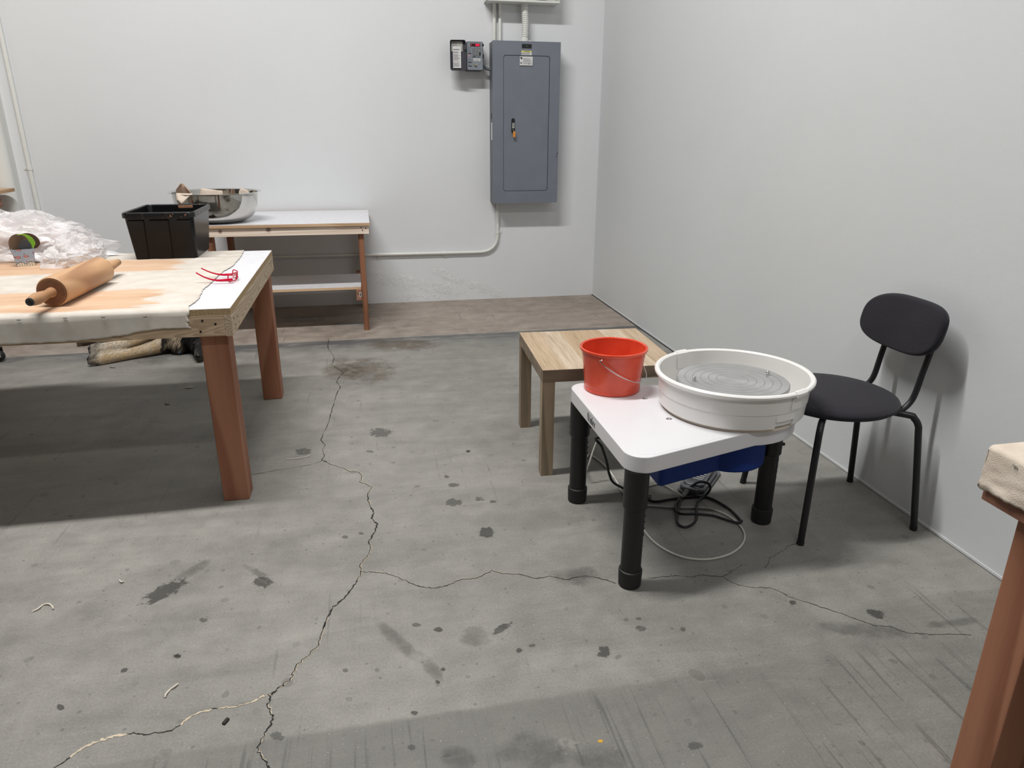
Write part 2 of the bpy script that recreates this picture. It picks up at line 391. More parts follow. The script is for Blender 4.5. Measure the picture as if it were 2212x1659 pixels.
M['timer_dk'] = plain('timer_lid_dark', (66, 66, 74), .5)
t = NT('red_display'); t.set(col=lin((70, 8, 16)), rough=.2); M['disp'] = t.m
t = NT('lit_red_digit'); t.set(col=(0, 0, 0), emc=lin((255, 30, 70)), ems=2.2); M['digit'] = t.m
t = NT('dim_red_segment'); t.set(col=(0, 0, 0), emc=lin((255, 130, 120)), ems=.8); M['led'] = t.m
M['key'] = plain('keypad_button', (190, 190, 194), .5)
M['brass'] = plain('key_metal', (200, 190, 160), .3, 1)
M['wheeltop'] = plain('white_gelcoat', (222, 221, 224), .28, var=.012, sc=10, spec=.5)
M['pan'] = plain('white_splash_plastic', (236, 234, 231), .25, var=.012, sc=10, spec=.5)
M['cream'] = plain('cream_seal', (222, 208, 190), .4)
t = NT('turned_aluminium'); tc = t.n('ShaderNodeTexCoord'); ln = t.n('ShaderNodeVectorMath', operation='LENGTH')
ml = t.n('ShaderNodeVectorMath', operation='MULTIPLY'); t.l(tc.outputs['Object'], ml.inputs[0]); ml.inputs[1].default_value = (1, 1, 0); t.l(ml.outputs[0], ln.inputs[0])
r_ = ln.outputs['Value']
fine = t.math('SINE', t.math('MULTIPLY', r_, 4500)); gro = t.math('ABSOLUTE', t.math('SUBTRACT', t.math('FRACT', t.math('DIVIDE', t.math('ADD', r_, .012), .0254)), .5))
gm = t.math('MULTIPLY', t.rng(gro, .02, .045, 1, 0), t.math('GREATER_THAN', r_, .03))
tg = t.n('ShaderNodeTangent'); tg.direction_type = 'RADIAL'; tg.axis = 'Z'
t.set(col=t.mix(t.math('MULTIPLY', gm, .75), t.ramp(t.noise(tc.outputs['Object'], 14, 4), [(.3, lin((172, 172, 172))), (.7, lin((186, 186, 186)))]), lin((96, 96, 98))), metal=.5, rough=.36, aniso=.75)
t.l(tg.outputs[0], t.b.inputs['Tangent']); t.bump(t.math('SUBTRACT', t.math('MULTIPLY', fine, .15), gm), .25, .001); M['alu'] = t.m
M['chrome'] = plain('bright_steel', (200, 200, 200), .15, 1)
M['blue'] = plain('blue_housing', (18, 52, 128), .5, var=.04, spec=.25)
M['legblk'] = plain('black_pipe', (17, 17, 20), .42, var=.08)
M['rubber'] = plain('black_rubber', (24, 24, 26), .6, var=.08)
t = NT('orange_plastic'); v = t.coord(); t.set(col=t.ramp(t.noise(v, 20, 4), [(.3, lin((212, 70, 44))), (.7, lin((226, 84, 56)))]), rough=.25, sss=.12, coat=.2); t.b.inputs['Subsurface Radius'].default_value = (.02, .006, .003); M['bucket'] = t.m
t = NT('charcoal_fabric'); v = t.coord(); t.set(col=t.ramp(t.noise(v, 380, 2), [(.3, lin((32, 31, 36))), (.7, lin((44, 42, 49)))]), rough=.92, sheen=.12, spec=.2); t.bump(t.noise(v, 600, 2), .2, .002); M['fabric'] = t.m
M['chairleg'] = plain('black_powder_coat', (24, 24, 28), .42, var=.06)
t = NT('red_acetate'); t.set(col=lin((220, 20, 60)), rough=.12, trans=.45, ior=1.45); M['red'] = t.m
t = NT('spectacle_glass'); t.set(col=(1, 1, 1), rough=0.02, trans=1, ior=1.45, alpha=.35); M['lens'] = t.m
t = NT('grey_pedal'); v = t.coord(); t.set(col=t.ramp(t.noise(v, 30, 3), [(.3, lin((104, 106, 110))), (.7, lin((124, 126, 130)))]), rough=.35, metal=.5); M['pedal'] = t.m
M['pedal_lt'] = plain('pedal_tread', (176, 178, 180), .5)
M['cable_w'] = plain('pale_cable', (196, 194, 186), .45)
M['cable_g'] = plain('grey_cable', (150, 152, 152), .45)
t = NT('clear_plastic_film'); v = t.coord()
lw = t.n('ShaderNodeLayerWeight'); lw.inputs[0].default_value = .4
t.set(col=lin((244, 241, 242)), rough=.09, spec=1.0, alpha=t.math('ADD', .20, t.math('MULTIPLY', lw.outputs['Facing'], .5), clamp=True)); t.bump(t.noise(v, 45, 3, .6, 2.0), .35, .01)
M['film'] = t.m
M['film_in'] = plain('bundled_plastic', (238, 232, 230), .3, var=.05, sc=12, sss=.2)
t = NT('printed_tin'); v = t.coord(); X, Yc, Z = t.xyz()
col = t.ramp(t.noise(v, 20, 3), [(.35, lin((150, 164, 184))), (.65, lin((176, 186, 200)))])
U = t.math('SUBTRACT', X, Yc)
arch = t.math('MULTIPLY', t.math('ABSOLUTE', t.math('SINE', t.math('MULTIPLY', U, 85))), .011)
edge_ = t.math('SUBTRACT', Z, t.math('ADD', arch, .009))
col = t.mix(t.math('LESS_THAN', edge_, 0.0), col, lin((222, 216, 200)))
col = t.mix(t.math('LESS_THAN', t.math('ABSOLUTE', edge_), .0013), col, lin((44, 42, 58)))
spoke = t.math('MULTIPLY', t.math('LESS_THAN', edge_, 0.0), t.math('GREATER_THAN', t.math('SINE', t.math('MULTIPLY', U, 680)), .82))
col = t.mix(t.math('MULTIPLY', spoke, .8), col, lin((70, 64, 70)))
cb = t.n('ShaderNodeCombineXYZ'); t.l(U, cb.inputs[0]); t.l(t.math('MULTIPLY', Z, 1.7), cb.inputs[1])
vo = t.n('ShaderNodeTexVoronoi'); vo.voronoi_dimensions = '2D'; t.l(cb.outputs[0], vo.inputs['Vector']); vo.inputs['Scale'].default_value = 34
pk = t.n('ShaderNodeSeparateColor'); t.l(vo.outputs['Color'], pk.inputs[0]); hi = t.math('GREATER_THAN', edge_, .006)
leaf_ = t.math('MULTIPLY', t.math('MULTIPLY', t.math('LESS_THAN', vo.outputs['Distance'], .33), t.math('GREATER_THAN', pk.outputs[0], .5)), hi)
col = t.mix(leaf_, col, t.mix(t.math('GREATER_THAN', vo.outputs['Distance'], .27), lin((190, 132, 124)), lin((120, 60, 60))))
col = t.mix(t.math('MULTIPLY', t.math('MULTIPLY', t.math('LESS_THAN', vo.outputs['Distance'], .09), t.math('LESS_THAN', pk.outputs[0], .5)), hi), col, lin((40, 40, 60)))
t.set(col=col, rough=.4); M['tin'] = t.m
M['ribbrown'] = wood('dark_rib_wood', (66, 50, 38), (98, 76, 58), 'Z', 120, .6)
M['ribgreen'] = plain('lime_silicone', (124, 176, 40), .45)
M['ribdark'] = plain('slate_rubber', (54, 54, 56), .55)
M['sliver'] = plain('pale_shaving', (212, 204, 190), .8)
t = NT('dog_coat'); at_ = t.n('ShaderNodeAttribute'); at_.attribute_name = 'fur'; v = t.coord((1, 1, 1))
fz = t.noise(v, 120, 4, .7, .8)
t.set(col=t.mix(t.rng(fz, .3, .7, 0, .45), at_.outputs['Color'], t.mix(.55, at_.outputs['Color'], (.012, .011, .01))), rough=.85, spec=.25); t.bump(fz, .6, .006); M['dog'] = t.m
M['nose'] = plain('wet_nose', (14, 13, 14), .25)
M['collar'] = plain('blue_tag', (60, 96, 130), .35)

# ------------------------------------------------------------------ camera
cam = bpy.data.cameras.new('camera'); cam.sensor_width = 36; cam.lens = FPX / W * 36; cam.clip_start = .02
co = bpy.data.objects.new('camera', cam); C.objects.link(co)
r, u, f = (Vector(q) for q in MR)
mw = Matrix((r, u, -f)).transposed().to_4x4(); mw.translation = (0, 0, CAMZ); co.matrix_world = mw
bpy.context.scene.camera = co

# ------------------------------------------------------------------ the room
XR, YB, XL = 1.873, 5.725, -3.3
def struct(o, label):
    o['kind'] = 'structure'; o['label'] = label; return o
fl = MB(); fl.box(-7.0, XR + .1, -3.2, YB + .1, -.12, 0)
def ribbon(pts, w, z, m, jit=.0028, sub=6, off=0.0, prob=1.0, wj=.6):
    P = []
    for a, b in zip(pts[:-1], pts[1:]):
        for k in range(sub): P.append(a.lerp(b, k / sub))
    P.append(pts[-1])
    q = [p + Vector((random.uniform(-jit, jit), random.uniform(-jit, jit), 0)) for p in P]
    n_ = len(q); W_ = [w * random.uniform(1 - wj, 1 + wj) for _ in q]; run = random.random() < prob; N_ = []
    for i in range(n_):
        d = q[min(i + 1, n_ - 1)] - q[max(i - 1, 0)]; N_.append(Vector((-d.y, d.x, 0)).normalized())
    for i in range(n_ - 1):
        if random.random() < .15: run = random.random() < prob
        if not run: continue
        a, c = q[i] + N_[i] * off, q[i + 1] + N_[i + 1] * off; u0, u1 = N_[i] * W_[i], N_[i + 1] * W_[i + 1]
        fl.poly([(p.x, p.y, z) for p in (a - u0, c - u1, c + u1, a + u0)], m)
def crack(px, o, s, w, pf, wf=None, offs=.003):
    pts = [at(o[0] + x / s, o[1] + y / s, z=0) for x, y in px]
    st = random.getstate(); ribbon(pts, w, .0006, 1); random.setstate(st)
    if pf: ribbon(pts, wf or w * .42, .0009, 2, off=offs * .55, prob=pf * .8, wj=.7)
c6 = ((500, 640), 2.766); c3 = ((0, 1150), 2.989); c4 = ((700, 1150), 2.989); c5 = ((1400, 1150), 2.724)
crack([(580, 255), (578, 310), (615, 370), (600, 410), (668, 455), (625, 510), (650, 540), (625, 600), (600, 680), (585, 740), (555, 810), (537, 860), (560, 890), (545, 920), (555, 950), (540, 980)], *c6, .0016, .3)
crack([(540, 980), (580, 995), (710, 1045), (760, 1050), (785, 1075), (770, 1110), (840, 1140), (810, 1190), (830, 1250), (850, 1295), (840, 1330), (870, 1360), (850, 1420), (820, 1465), (835, 1505), (815, 1555), (770, 1600), (780, 1650)], *c6, .0022, .5)
crack([(-20, 1075), (150, 1062), (330, 1030), (480, 1005), (540, 985)], *c6, .0008, 0)
crack([(245, 250), (215, 310), (185, 360), (115, 440), (60, 480), (20, 560), (0, 620)], *c4, .0022, .6)
crack([(2100, 580), (2070, 680), (2060, 735), (2000, 785), (1930, 850), (1890, 910), (1885, 945), (1830, 985), (1770, 1030), (1745, 1050)], *c3, .0024, .7)
crack([(1745, 1050), (1690, 1055), (1640, 1090), (1550, 1115), (1450, 1130), (1330, 1150), (1220, 1185), (1170, 1240), (1110, 1280), (940, 1305)], *c3, .0014, .8, .002)
crack([(940, 1305), (870, 1295), (740, 1315), (620, 1350), (520, 1400), (440, 1460), (340, 1535)], *c3, .0014, .95, .0028)
crack([(1750, 1055), (1725, 1120), (1755, 1165), (1765, 1190), (1745, 1240), (1700, 1320), (1660, 1390), (1680, 1440), (1725, 1500), (1735, 1540)], *c3, .0018, .6)
crack([(245, 255), (330, 258), (400, 262), (490, 295), (560, 330), (640, 355), (720, 360), (800, 345), (890, 300), (970, 298), (1090, 247), (1170, 268), (1260, 268), (1360, 300), (1460, 285), (1560, 305), (1700, 282), (1790, 300), (1890, 328)], *c4, .0013, .5)
crack([(0, 270), (90, 260), (180, 255), (270, 265), (300, 250), (440, 260), (500, 300), (600, 325), (720, 325), (800, 360), (830, 380), (940, 415), (1080, 460), (1200, 500), (1330, 548), (1430, 555), (1520, 590), (1650, 600), (1900, 603)], *c5, .0009, 0)
crack([(440, 260), (500, 225), (560, 190)], *c5, .0007, 0)
crack([(690, 212), (720, 150), (780, 115), (830, 80), (880, 65)], *c5, .0008, 0)
soft_vals = {}
sbm = bmesh.new(); sl = sbm.loops.layers.float_color.new('soft') if False else None
def blob(px, py, rx, ry, m, ang=0.0, seg=22, z=.0004):
    """a stain lying on the slab: fan with soft rim"""
    c = at(px, py, z=0); ax = at(px + rx * cos(ang), py + rx * sin(ang), z=0) - c; ay = at(px - ry * sin(ang), py + ry * cos(ang), z=0) - c
    stains.append((c, ax, ay, m, z))
stains = []
for a in ((822, 935, 30, 13), (655, 975, 22, 9), (440, 1340, 12, 6), (745, 1448, 8, 6), (383, 1418, 9, 6), (600, 1590, 22, 12), (1500, 1610, 20, 12), (1240, 1032, 10, 5), (1260, 1034, 8, 5), (1150, 1395, 10, 5), (900, 1350, 14, 6), (980, 1085, 26, 10), (980, 1048, 16, 6), (1035, 1078, 14, 6), (965, 1030, 8, 4), (1010, 975, 6, 4), (800, 975, 10, 3), (1065, 1083, 10, 4), (745, 1160, 9, 5), (780, 1152, 8, 4), (890, 1615, 10, 8), (1380, 1337, 8, 5), (1383, 1358, 14, 9), (1475, 1360, 8, 6)): blob(*a[:4], 3)
for a in ((1050, 1150, 22, 15), (1122, 1405, 8, 7), (946, 1360, 12, 7), (957, 1446, 7, 5), (945, 1474, 7, 5), (1085, 1357, 30, 9, -.5), (1303, 1408, 18, 16), (567, 1258, 27, 15), (1893, 1326, 26, 12, .35), (355, 1278, 66, 18, -.45), (1712, 1302, 10, 6, .3), (384, 1417, 10, 6), (268, 1448, 9, 7), (130, 1528, 11, 8), (896, 1540, 10, 6), (1012, 975, 5, 3)): blob(*a[:4], 4, *(a[4:]))
for a in ((795, 800, 90, 42), (870, 745, 120, 20), (740, 800, 60, 40)): blob(*a[:4], 5)
for a in ((860, 1385, 110, 22, .75), (930, 1440, 60, 22, .9), (1030, 1375, 60, 30), (420, 1230, 70, 14, -.5), (1860, 1360, 150, 24, .1), (330, 778, 55, 18), (1150, 1620, 120, 60), (990, 1640, 60, 40, .3), (2060, 1345, 90, 14, -.1), (560, 1240, 60, 12, .5), (1250, 1245, 80, 30), (1300, 1640, 80, 50)): blob(*a[:4], 6, *(a[4:]))
for a in ((340, 1375, 20, 24), (372, 1408, 22, 22), (1222, 1612, 34, 24), (2075, 1305, 16, 6), (650, 690, 60, 8), (760, 700, 50, 6), (120, 1392, 24, 3, .1), (47, 1474, 7, 5), (79, 1387, 6, 4), (630, 1527, 7, 4), (481, 1410, 6, 4), (820, 1380, 5, 4), (1756, 1520, 6, 3), (1795, 1512, 6, 3)): blob(*a[:4], 7, *(a[4:]))
for a in ((1297, 1601, 5, 3),): blob(*a[:4], 8)
lay = fl.bm.verts.layers.float.new('soft')
for c, ax, ay, m, z in stains:
    seg = 22
    cv = fl.bm.verts.new((c.x, c.y, z)); cv[lay] = 1.0; prev = [cv] * seg
    for k in (1, 2):
        ring = []
        for i in range(seg):
            a = 2 * pi * i / seg; q = c + (ax * cos(a) + ay * sin(a)) * (.55 if k == 1 else 1.15)
            w = fl.bm.verts.new((q.x, q.y, z)); w[lay] = .75 if k == 1 else 0.0; ring.append(w)
        for i in range(seg):
            j = (i + 1) % seg
            fc = fl.bm.faces.new((cv, ring[i], ring[j]) if k == 1 else (prev[i], ring[i], ring[j], prev[j])); fc.material_index = m
        prev = ring
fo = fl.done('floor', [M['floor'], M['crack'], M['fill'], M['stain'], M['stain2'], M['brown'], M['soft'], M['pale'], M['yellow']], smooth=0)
struct(fo, 'stained grey concrete floor with a long branching crack')
b = MB(); b.box(-7.0, XR, YB, YB + .15, 0, 5.2)
struct(b.done('wall_back', M['wall_b']), 'white painted back wall behind the grey electrical panel')
b = MB(); b.box(XR, XR + .15, -3.2, YB + .15, 0, 5.2)
struct(b.done('wall_right', M['wall_r']), 'white painted side wall beside the black chair')
b = MB(); b.box(XL - .15, XL, 4.2, YB, 0, 5.2)
struct(b.done('wall_left', M['wall_l']), 'cream side wall at the far left edge')
b = MB(); b.box(-7.15, -7.0, -3.2, YB + .15, 0, 5.2)
struct(b.done('wall_far_left', plain('dim_side_wall', (84, 82, 78), .8)), 'dim far side wall of the workshop, out of view')
b = MB(); b.box(-7.15, XR, -3.35, -3.2, 0, 5.2)
struct(b.done('wall_rear', plain('dim_rear_wall', (70, 68, 64), .8)), 'rear wall behind the viewer')
b = MB(); b.box(-7.15, XR, -3.2, YB, 5.2, 5.35)
struct(b.done('ceiling', plain('ceiling_paint', (96, 95, 92), .8)), 'grey ceiling above the room, out of view')
# rounded pillar left of the wall conduit
b = MB(); pl = [(-2.337, YB)] + [(-2.40 + .063 * cos(a), YB - .075 + .055 * -sin(a)) for a in [i * pi / 12 for i in range(7)]] + [(-2.47, YB - .13), (XL, YB - .13), (XL, YB)]
b.prism(pl, 0, 5.2)
struct(b.done('trim_1', M['wall_p']), 'rounded white pillar edge beside the tall thin conduit')
# caulk line along the right wall, and the thin dark joint under it
b = MB(); b.box(XR - .003, XR, -3.2, YB, .003, .013, .001)
struct(b.done('baseboard_right', M['wall_r']), 'thin painted caulk strip along the foot of the right wall')
b = MB(); b.box(XR - .009, XR - .0005, 2.9, YB, 0, .003)
struct(b.done('trim_2', M['gap']), 'dark open joint where the right wall meets the floor')

# ------------------------------------------------------------------ wooden work table (front left)
TZ, TXR, TYF, TYB, TXL = .745, -.462, 2.487, 3.745, -2.9
wt = thing('work_table', 'large wooden work table with white top and canvas cover, rolling pin on it', 'table', (TXR, TYF, 0))
b = MB(); b.box(TXL, TXR, TYF, TYB, TZ - .021, TZ - .001, 0, 1); b.box(TXL + .0005, TXR - .0005, TYF + .0005, TYB - .0005, TZ - .0012, TZ, 0, 0)
b.done('tabletop', [M['white'], M['chip']], wt)
b = MB(); b.box(TXL, TXR - .024, TYF, TYF + .038, .650, TZ - .021, .001)
for x, z in ((-.555, .705), (-.515, .692), (-.565, .668)): b.lathe([(0, 0), (.004, 0), (.004, .001), (0, .001)], seg=12, m=1, M=frame((x, TYF, z), (1, 0, 0), (0, 0, 1)))
b.done('apron_board', [M['pine_x'], M['screw']], wt)
b = MB(); b.box(TXL, TXR - .024, TYB - .038, TYB, .650, TZ - .021, .001); b.done('apron_board', M['pine_x'], wt)
b = MB(); b.box(TXR - .024, TXR, TYF, TYB, .648, TZ - .021, .001)
for y, z in ((2.53, .70), (2.55, .672), (2.60, .69), (3.62, .70), (3.66, .685), (3.70, .70)): b.lathe([(0, 0), (.004, 0), (.004, .001), (0, .001)], seg=12, m=1, M=frame((TXR, y, z), (0, 1, 0), (0, 0, 1)))
b.done('apron_board', [M['pine_y'], M['screw']], wt)
b = MB(); b.box(TXL, TXL + .024, TYF, TYB, .648, TZ - .021, .001); b.done('apron_board', M['pine_y'], wt)
for x, y in ((-.58, 2.528), (-.566, 3.614), (TXL + .024, 2.528), (TXL + .024, 3.614)):
    b = MB(); b.box(x, x + .092, y, y + .090, 0, .724, .004)
    b.done('leg', M['fir'], wt)
# canvas: top sheet, soft front edge and ragged drop
edge = [(2.487, -.592), (2.518, -.598), (2.645, -.590), (2.80, -.606), (2.92, -.601), (3.005, -.599), (3.156, -.598), (3.262, -.580), (3.392, -.578), (3.586, -.582), (3.745, -.592)]
def interp(t, tab):
    if t <= tab[0][0]: return tab[0][1]
    for (a, va), (c, vc) in zip(tab[:-1], tab[1:]):
        if t <= c: return va + (vc - va) * (t - a) / (c - a)
    return tab[-1][1]
hem = sorted((at(x, y, Y=2.483).x, at(x, y, Y=2.483).z) for x, y in ((0, 743), (60, 741), (156, 736), (210, 731), (266, 724), (290, 718), (312, 714), (341, 710), (380, 708), (411, 708)))
hem = [(-3, .645), (-1.4, .646)] + hem
bm = bmesh.new(); rows = []
prof = [('t', 3.744 - i * (3.744 - 2.5) / 90) for i in range(91)] + [('c', k) for k in range(1, 6)] + [('d', k) for k in range(1, 15)]
NX = 150
for kind, p in prof:
    row = []
    for j in range(NX + 1):
        yy = p if kind == 't' else 2.487
        xe = interp(yy, edge) + (.006 * noise.noise(Vector((yy * 40, 3, 0))) + .005 * noise.noise(Vector((yy * 130, 9, 0))))
        if kind == 'd': xe += .012 * noise.noise(Vector((p * .6, 1.5, 0))) - .004
        u = (j / NX) ** .6; x = TXL + .002 + (xe - TXL - .002) * u
        n1 = noise.noise(Vector((x * 9, yy * 9, 1))) * .0012
        if kind == 't': q = (x, p, TZ + .0030 + n1 * .6 + (.0015 if j == NX else 0))
        elif kind == 'c':
            a = p / 6 * pi / 2; q = (x, 2.5 - .0185 * sin(a), TZ + .003 - .015 * (1 - cos(a)))
        else:
            zh = interp(x, hem) + .003 * noise.noise(Vector((x * 45, 0, 4)))
            zt = TZ - .013; z = zt + (zh - zt) * p / 14
            q = (x, 2.4805 + .002 * noise.noise(Vector((x * 7, z * 9, 2))) - .002 * (p / 14), z)
        row.append(bm.verts.new(q))
    rows.append(row)
for a, c in zip(rows[:-1], rows[1:]):
    for j in range(NX): bm.faces.new((a[j], c[j], c[j + 1], a[j + 1]))
bmesh.ops.recalc_face_normals(bm, faces=bm.faces)
b = MB(); b.bm.free(); b.bm = bm
cv = b.done('canvas_cover', M['canvas'], wt, smooth=60)
cv['label'] = 'off-white canvas rubbed with orange clay'
sd = cv.modifiers.new('thick', 'SOLIDIFY'); sd.thickness = .0022; sd.offset = 0
for px, py in ((41, 691), (141, 687), (223, 685), (314, 684)):
    p = at(px, py, Y=2.479); b = MB(); b.box(p.x - .006, p.x + .006, 2.4765, 2.4795, p.z - .0012, p.z + .0012, .0005); b.done('staple', M['steelpin'], cv)

# ------------------------------------------------------------------ rolling pin
p0, p1 = Vector((-1.040, 2.448, .796)), Vector((-.992, 3.195, .796)); ax = (p1 - p0).normalized()
rp = thing('rolling_pin', 'large wooden rolling pin with turned handles lying on the canvas', 'rolling pin', (-1.02, 2.82, TZ))
rp.rotation_euler = (0, 0, math.atan2(ax.y, ax.x)); rp['_w'] = 0
def along(prof, mat, name, par, m=None):
    b = MB(); b.lathe([(r, z) for r, z in prof], seg=40, M=Matrix.Translation((0, 0, .0548)) @ Matrix.Rotation(pi / 2, 4, 'Y')); return b.done(name, mat, par)
L = (p1 - p0).length; h0 = -.228; h1 = .175
along([(0, h0 - .001), (.040, h0 - .0004), (.0465, h0 + .001)], M['maple_end'], 'end_face', rp)
along([(0, h0 - .0005), (.012, h0 - .0005), (.042, h0), (.047, h0 + .0015), (.0505, h0 + .006), (.0505, h1 - .006), (.047, h1 - .0015), (.042, h1), (0, h1)], M['maple'], 'roller', rp)
for nm, s, e in (('near', -1, h0), ('far', 1, h1)):
    hl = .145 if s < 0 else .172
    pr = [(0, 0), (.0165, 0), (.0165, .012), (.0135, .022), (.0145, .04), (.0185, .08), (.0195, .1), (.0170, .125), (.0135, hl - .004), (.0125, hl), (0, hl)]
    hd = along([(r_, e + s * z_) for r_, z_ in pr], M['maple'], 'handle', rp)
    along([(0, e + s * hl), (.0128, e + s * hl), (.0128, e + s * (hl + .0035)), (.008, e + s * (hl + .005)), (.006, e + s * (hl + .0035)), (0, e + s * (hl + .0035))], M['ribdark'], 'end_cap', hd)

# ------------------------------------------------------------------ black tub
TT = TZ + .0045
tub = thing('storage_tub', 'black plastic storage tub with clay-smeared rim standing on the canvas', 'tub', (-.905, 3.70, TT))
bx = (-1.040, -.772, 3.545, 3.85); tx = (-1.052, -.760, 3.512, 3.905); TH = .962
b = MB()
loft(b, [quad_ring(*bx, TT, .02), quad_ring(*tx, TH - .02, .025), quad_ring(tx[0] - .002, tx[1] + .002, tx[2] - .002, tx[3] + .002, TH - .004, .027), quad_ring(tx[0] + .004, tx[1] - .004, tx[2] + .004, tx[3] - .004, TH - .004, .024), quad_ring(bx[0] + .006, bx[1] - .006, bx[2] + .006, bx[3] - .006, TT + .006, .018)], True, True)
# raised slanting panels on the long face
for (u0, u1, v0, v1) in ((.0, .285, -.005, .22), (.36, .64, .40, .61), (.76, .995, .62, .99)):
    q = []
    for t_, y in ((0, bx[2]), (1, tx[2])):
        xa = bx[0] if t_ == 0 else tx[0]; xb = bx[1] if t_ == 0 else tx[1]; z = TT if t_ == 0 else TH - .035
        a, c = (v0, v1) if t_ == 0 else (u0, u1)
        if t_ == 0: a, c = (max(a, .03), min(c, .97))
        else: a, c = (max(a, .04), min(c, .96))
        q.append((xa + (xb - xa) * a, xa + (xb - xa) * c, y, z))
    (a0, a1, y0, z0), (c0, c1, y1, z1) = q
    bm = bmesh.new(); o = .006
    vs = [bm.verts.new(w) for w in ((a0, y0 - o, z0 + .001), (a1, y0 - o, z0 + .001), (c1, y1 - o, z1), (c0, y1 - o, z1), (a0, y0 + .002, z0 + .001), (a1, y0 + .002, z0 + .001), (c1, y1 + .002, z1), (c0, y1 + .002, z1))]
    for fc in ((0, 1, 2, 3), (4, 7, 6, 5), (0, 4, 5, 1), (1, 5, 6, 2), (2, 6, 7, 3), (3, 7, 4, 0)): bm.faces.new([vs[i] for i in fc])
    bmesh.ops.bevel(bm, geom=list(bm.edges), offset=.0015, segments=2, affect='EDGES')
    b._merge(bm)
b.done('body', M['blackplas'], tub)
b = MB(); rx = (tx[0] - .008, tx[1] + .008, tx[2] - .012, tx[3] + .008)
loft(b, [quad_ring(tx[0] + .003, tx[1] - .003, tx[2] + .003, tx[3] - .003, TH - .006, .024), quad_ring(tx[0] - .000, tx[1] + .000, tx[2] - .000, tx[3], TH, .025), quad_ring(rx[0] + .004, rx[1] - .004, rx[2] + .004, rx[3] - .004, TH, .03), quad_ring(*rx, TH - .006, .033), quad_ring(*rx, TH - .023, .033), quad_ring(rx[0] + .003, rx[1] - .003, rx[2] + .003, rx[3] - .003, TH - .024, .03), quad_ring(rx[0] + .004, rx[1] - .004, rx[2] + .004, rx[3] - .004, TH - .008, .03)])
for k in (.30, .62):
    xx = rx[0] + (rx[1] - rx[0]) * k; b.box(xx - .008, xx + .008, rx[2] - .002, rx[2] + .004, TH - .024, TH - .003, .002)
b.done('rim', M['clayrim'], tub)
b = MB(); sp_ = [(-.905, 0), (-.902, -.02), (-.907, -.045), (-.898, -.05), (-.893, -.032), (-.886, -.036), (-.882, -.052), (-.874, -.045), (-.872, -.028), (-.864, -.03), (-.858, -.05), (-.85, -.046), (-.846, -.026), (-.838, -.02), (-.836, 0)]
b.prism([(x, z) for x, z in sp_], 0, .003, .0008, M=frame((0, tx[3] - .0065, TH - .006), (1, 0, 0), (0, -.13, 1)))
b.done('clay_smear', M['clay'], tub)

# ------------------------------------------------------------------ small printed tin with pottery ribs, glasses
tin = thing('printed_tin', 'small square grey-blue printed tin of pottery ribs beside the crumpled plastic', 'tin', (-1.462, 3.47, TT), rotz=rad(20), world=False)
b = MB(); loft(b, [quad_ring(-.033, .033, -.033, .033, 0, .004), quad_ring(-.041, .041, -.041, .041, .074, .005), quad_ring(-.039, .039, -.039, .039, .074, .004), quad_ring(-.031, .031, -.031, .031, .004, .004)], True, True)
b.done('body', M['tin'], tin)
def rib(name, label, mat, outline, loc, rot, th=.004):
    b = MB(); b.prism(outline, -th / 2, th / 2, .0008, M=Matrix.Rotation(pi / 2, 4, 'X')); o = b.done(name, mat)
    o.location = loc; o.rotation_euler = rot; tag(o, label, 'pottery tool', 'pottery ribs in the tin'); return o
kid = [(.045 * cos(a) * (1 if sin(a) > 0 else .9), .03 + .045 * sin(a) * (1.0 if sin(a) > 0 else .5)) for a in [i * 2 * pi / 28 for i in range(28)]]
leaf = [(.036 * sin(a) * (1 - .25 * cos(a)), .028 - .052 * cos(a)) for a in [i * 2 * pi / 28 for i in range(28)]]
rib('wooden_rib', 'tall dark brown rib with rounded top, at the left in the printed tin', M['ribbrown'], leaf, (-1.478, 3.462, TT + .056), (rad(-6), rad(12), rad(20)))
rib('wooden_rib', 'brown curved rib leaning to the right in the printed tin', M['ribbrown'], kid, (-1.456, 3.490, TT + .064), (rad(8), rad(20), rad(26)))
rib('silicone_rib', 'lime green soft rib between the brown ribs in the printed tin', M['ribgreen'], kid, (-1.467, 3.478, TT + .060), (rad(2), rad(14), rad(22)), .006)
rib('rubber_rib', 'dark slate rib low at the front of the printed tin', M['ribdark'], [(x * .55, y * .8) for x, y in kid], (-1.449, 3.456, TT + .052), (rad(-4), rad(8), rad(20)))

gl = thing('eyeglasses', 'red plastic reading glasses lying upside down on the table edge', 'glasses', (-.55, 2.98, TZ + .003))
b = MB()
for y0, y1 in ((2.925, 2.972), (2.990, 3.037)):
    ring = [Vector((-.511 - .02 * ((y - 2.981) / .05) ** 2 + (z - .764) * .14, y, z)) for y, z in [(p[0], p[1]) for p in rrect(y0, y1, TZ + .0045, TZ + .034, .008, 4)]]
    b.tube(ring, .0023, 8, closed=True)
b.tube([(-.5115, 2.971, TZ + .016), (-.509, 2.981, TZ + .012), (-.5115, 2.991, TZ + .016)], .0028, 8, smooth=4)
b.done('frame', M['red'], gl)
for y0, y1 in ((2.927, 2.970), (2.992, 3.035)):
    b = MB(); cy = (y0 + y1) / 2; b.prism(rrect(y0 - cy, y1 - cy, -.0137, .0137, .007, 4), -.0008, .0008, M=frame((-.511 - .02 * ((cy - 2.981) / .05) ** 2, cy, TZ + .019), (0, 1, 0), (.14, 0, 1)))
    b.done('lens', M['lens'], gl)
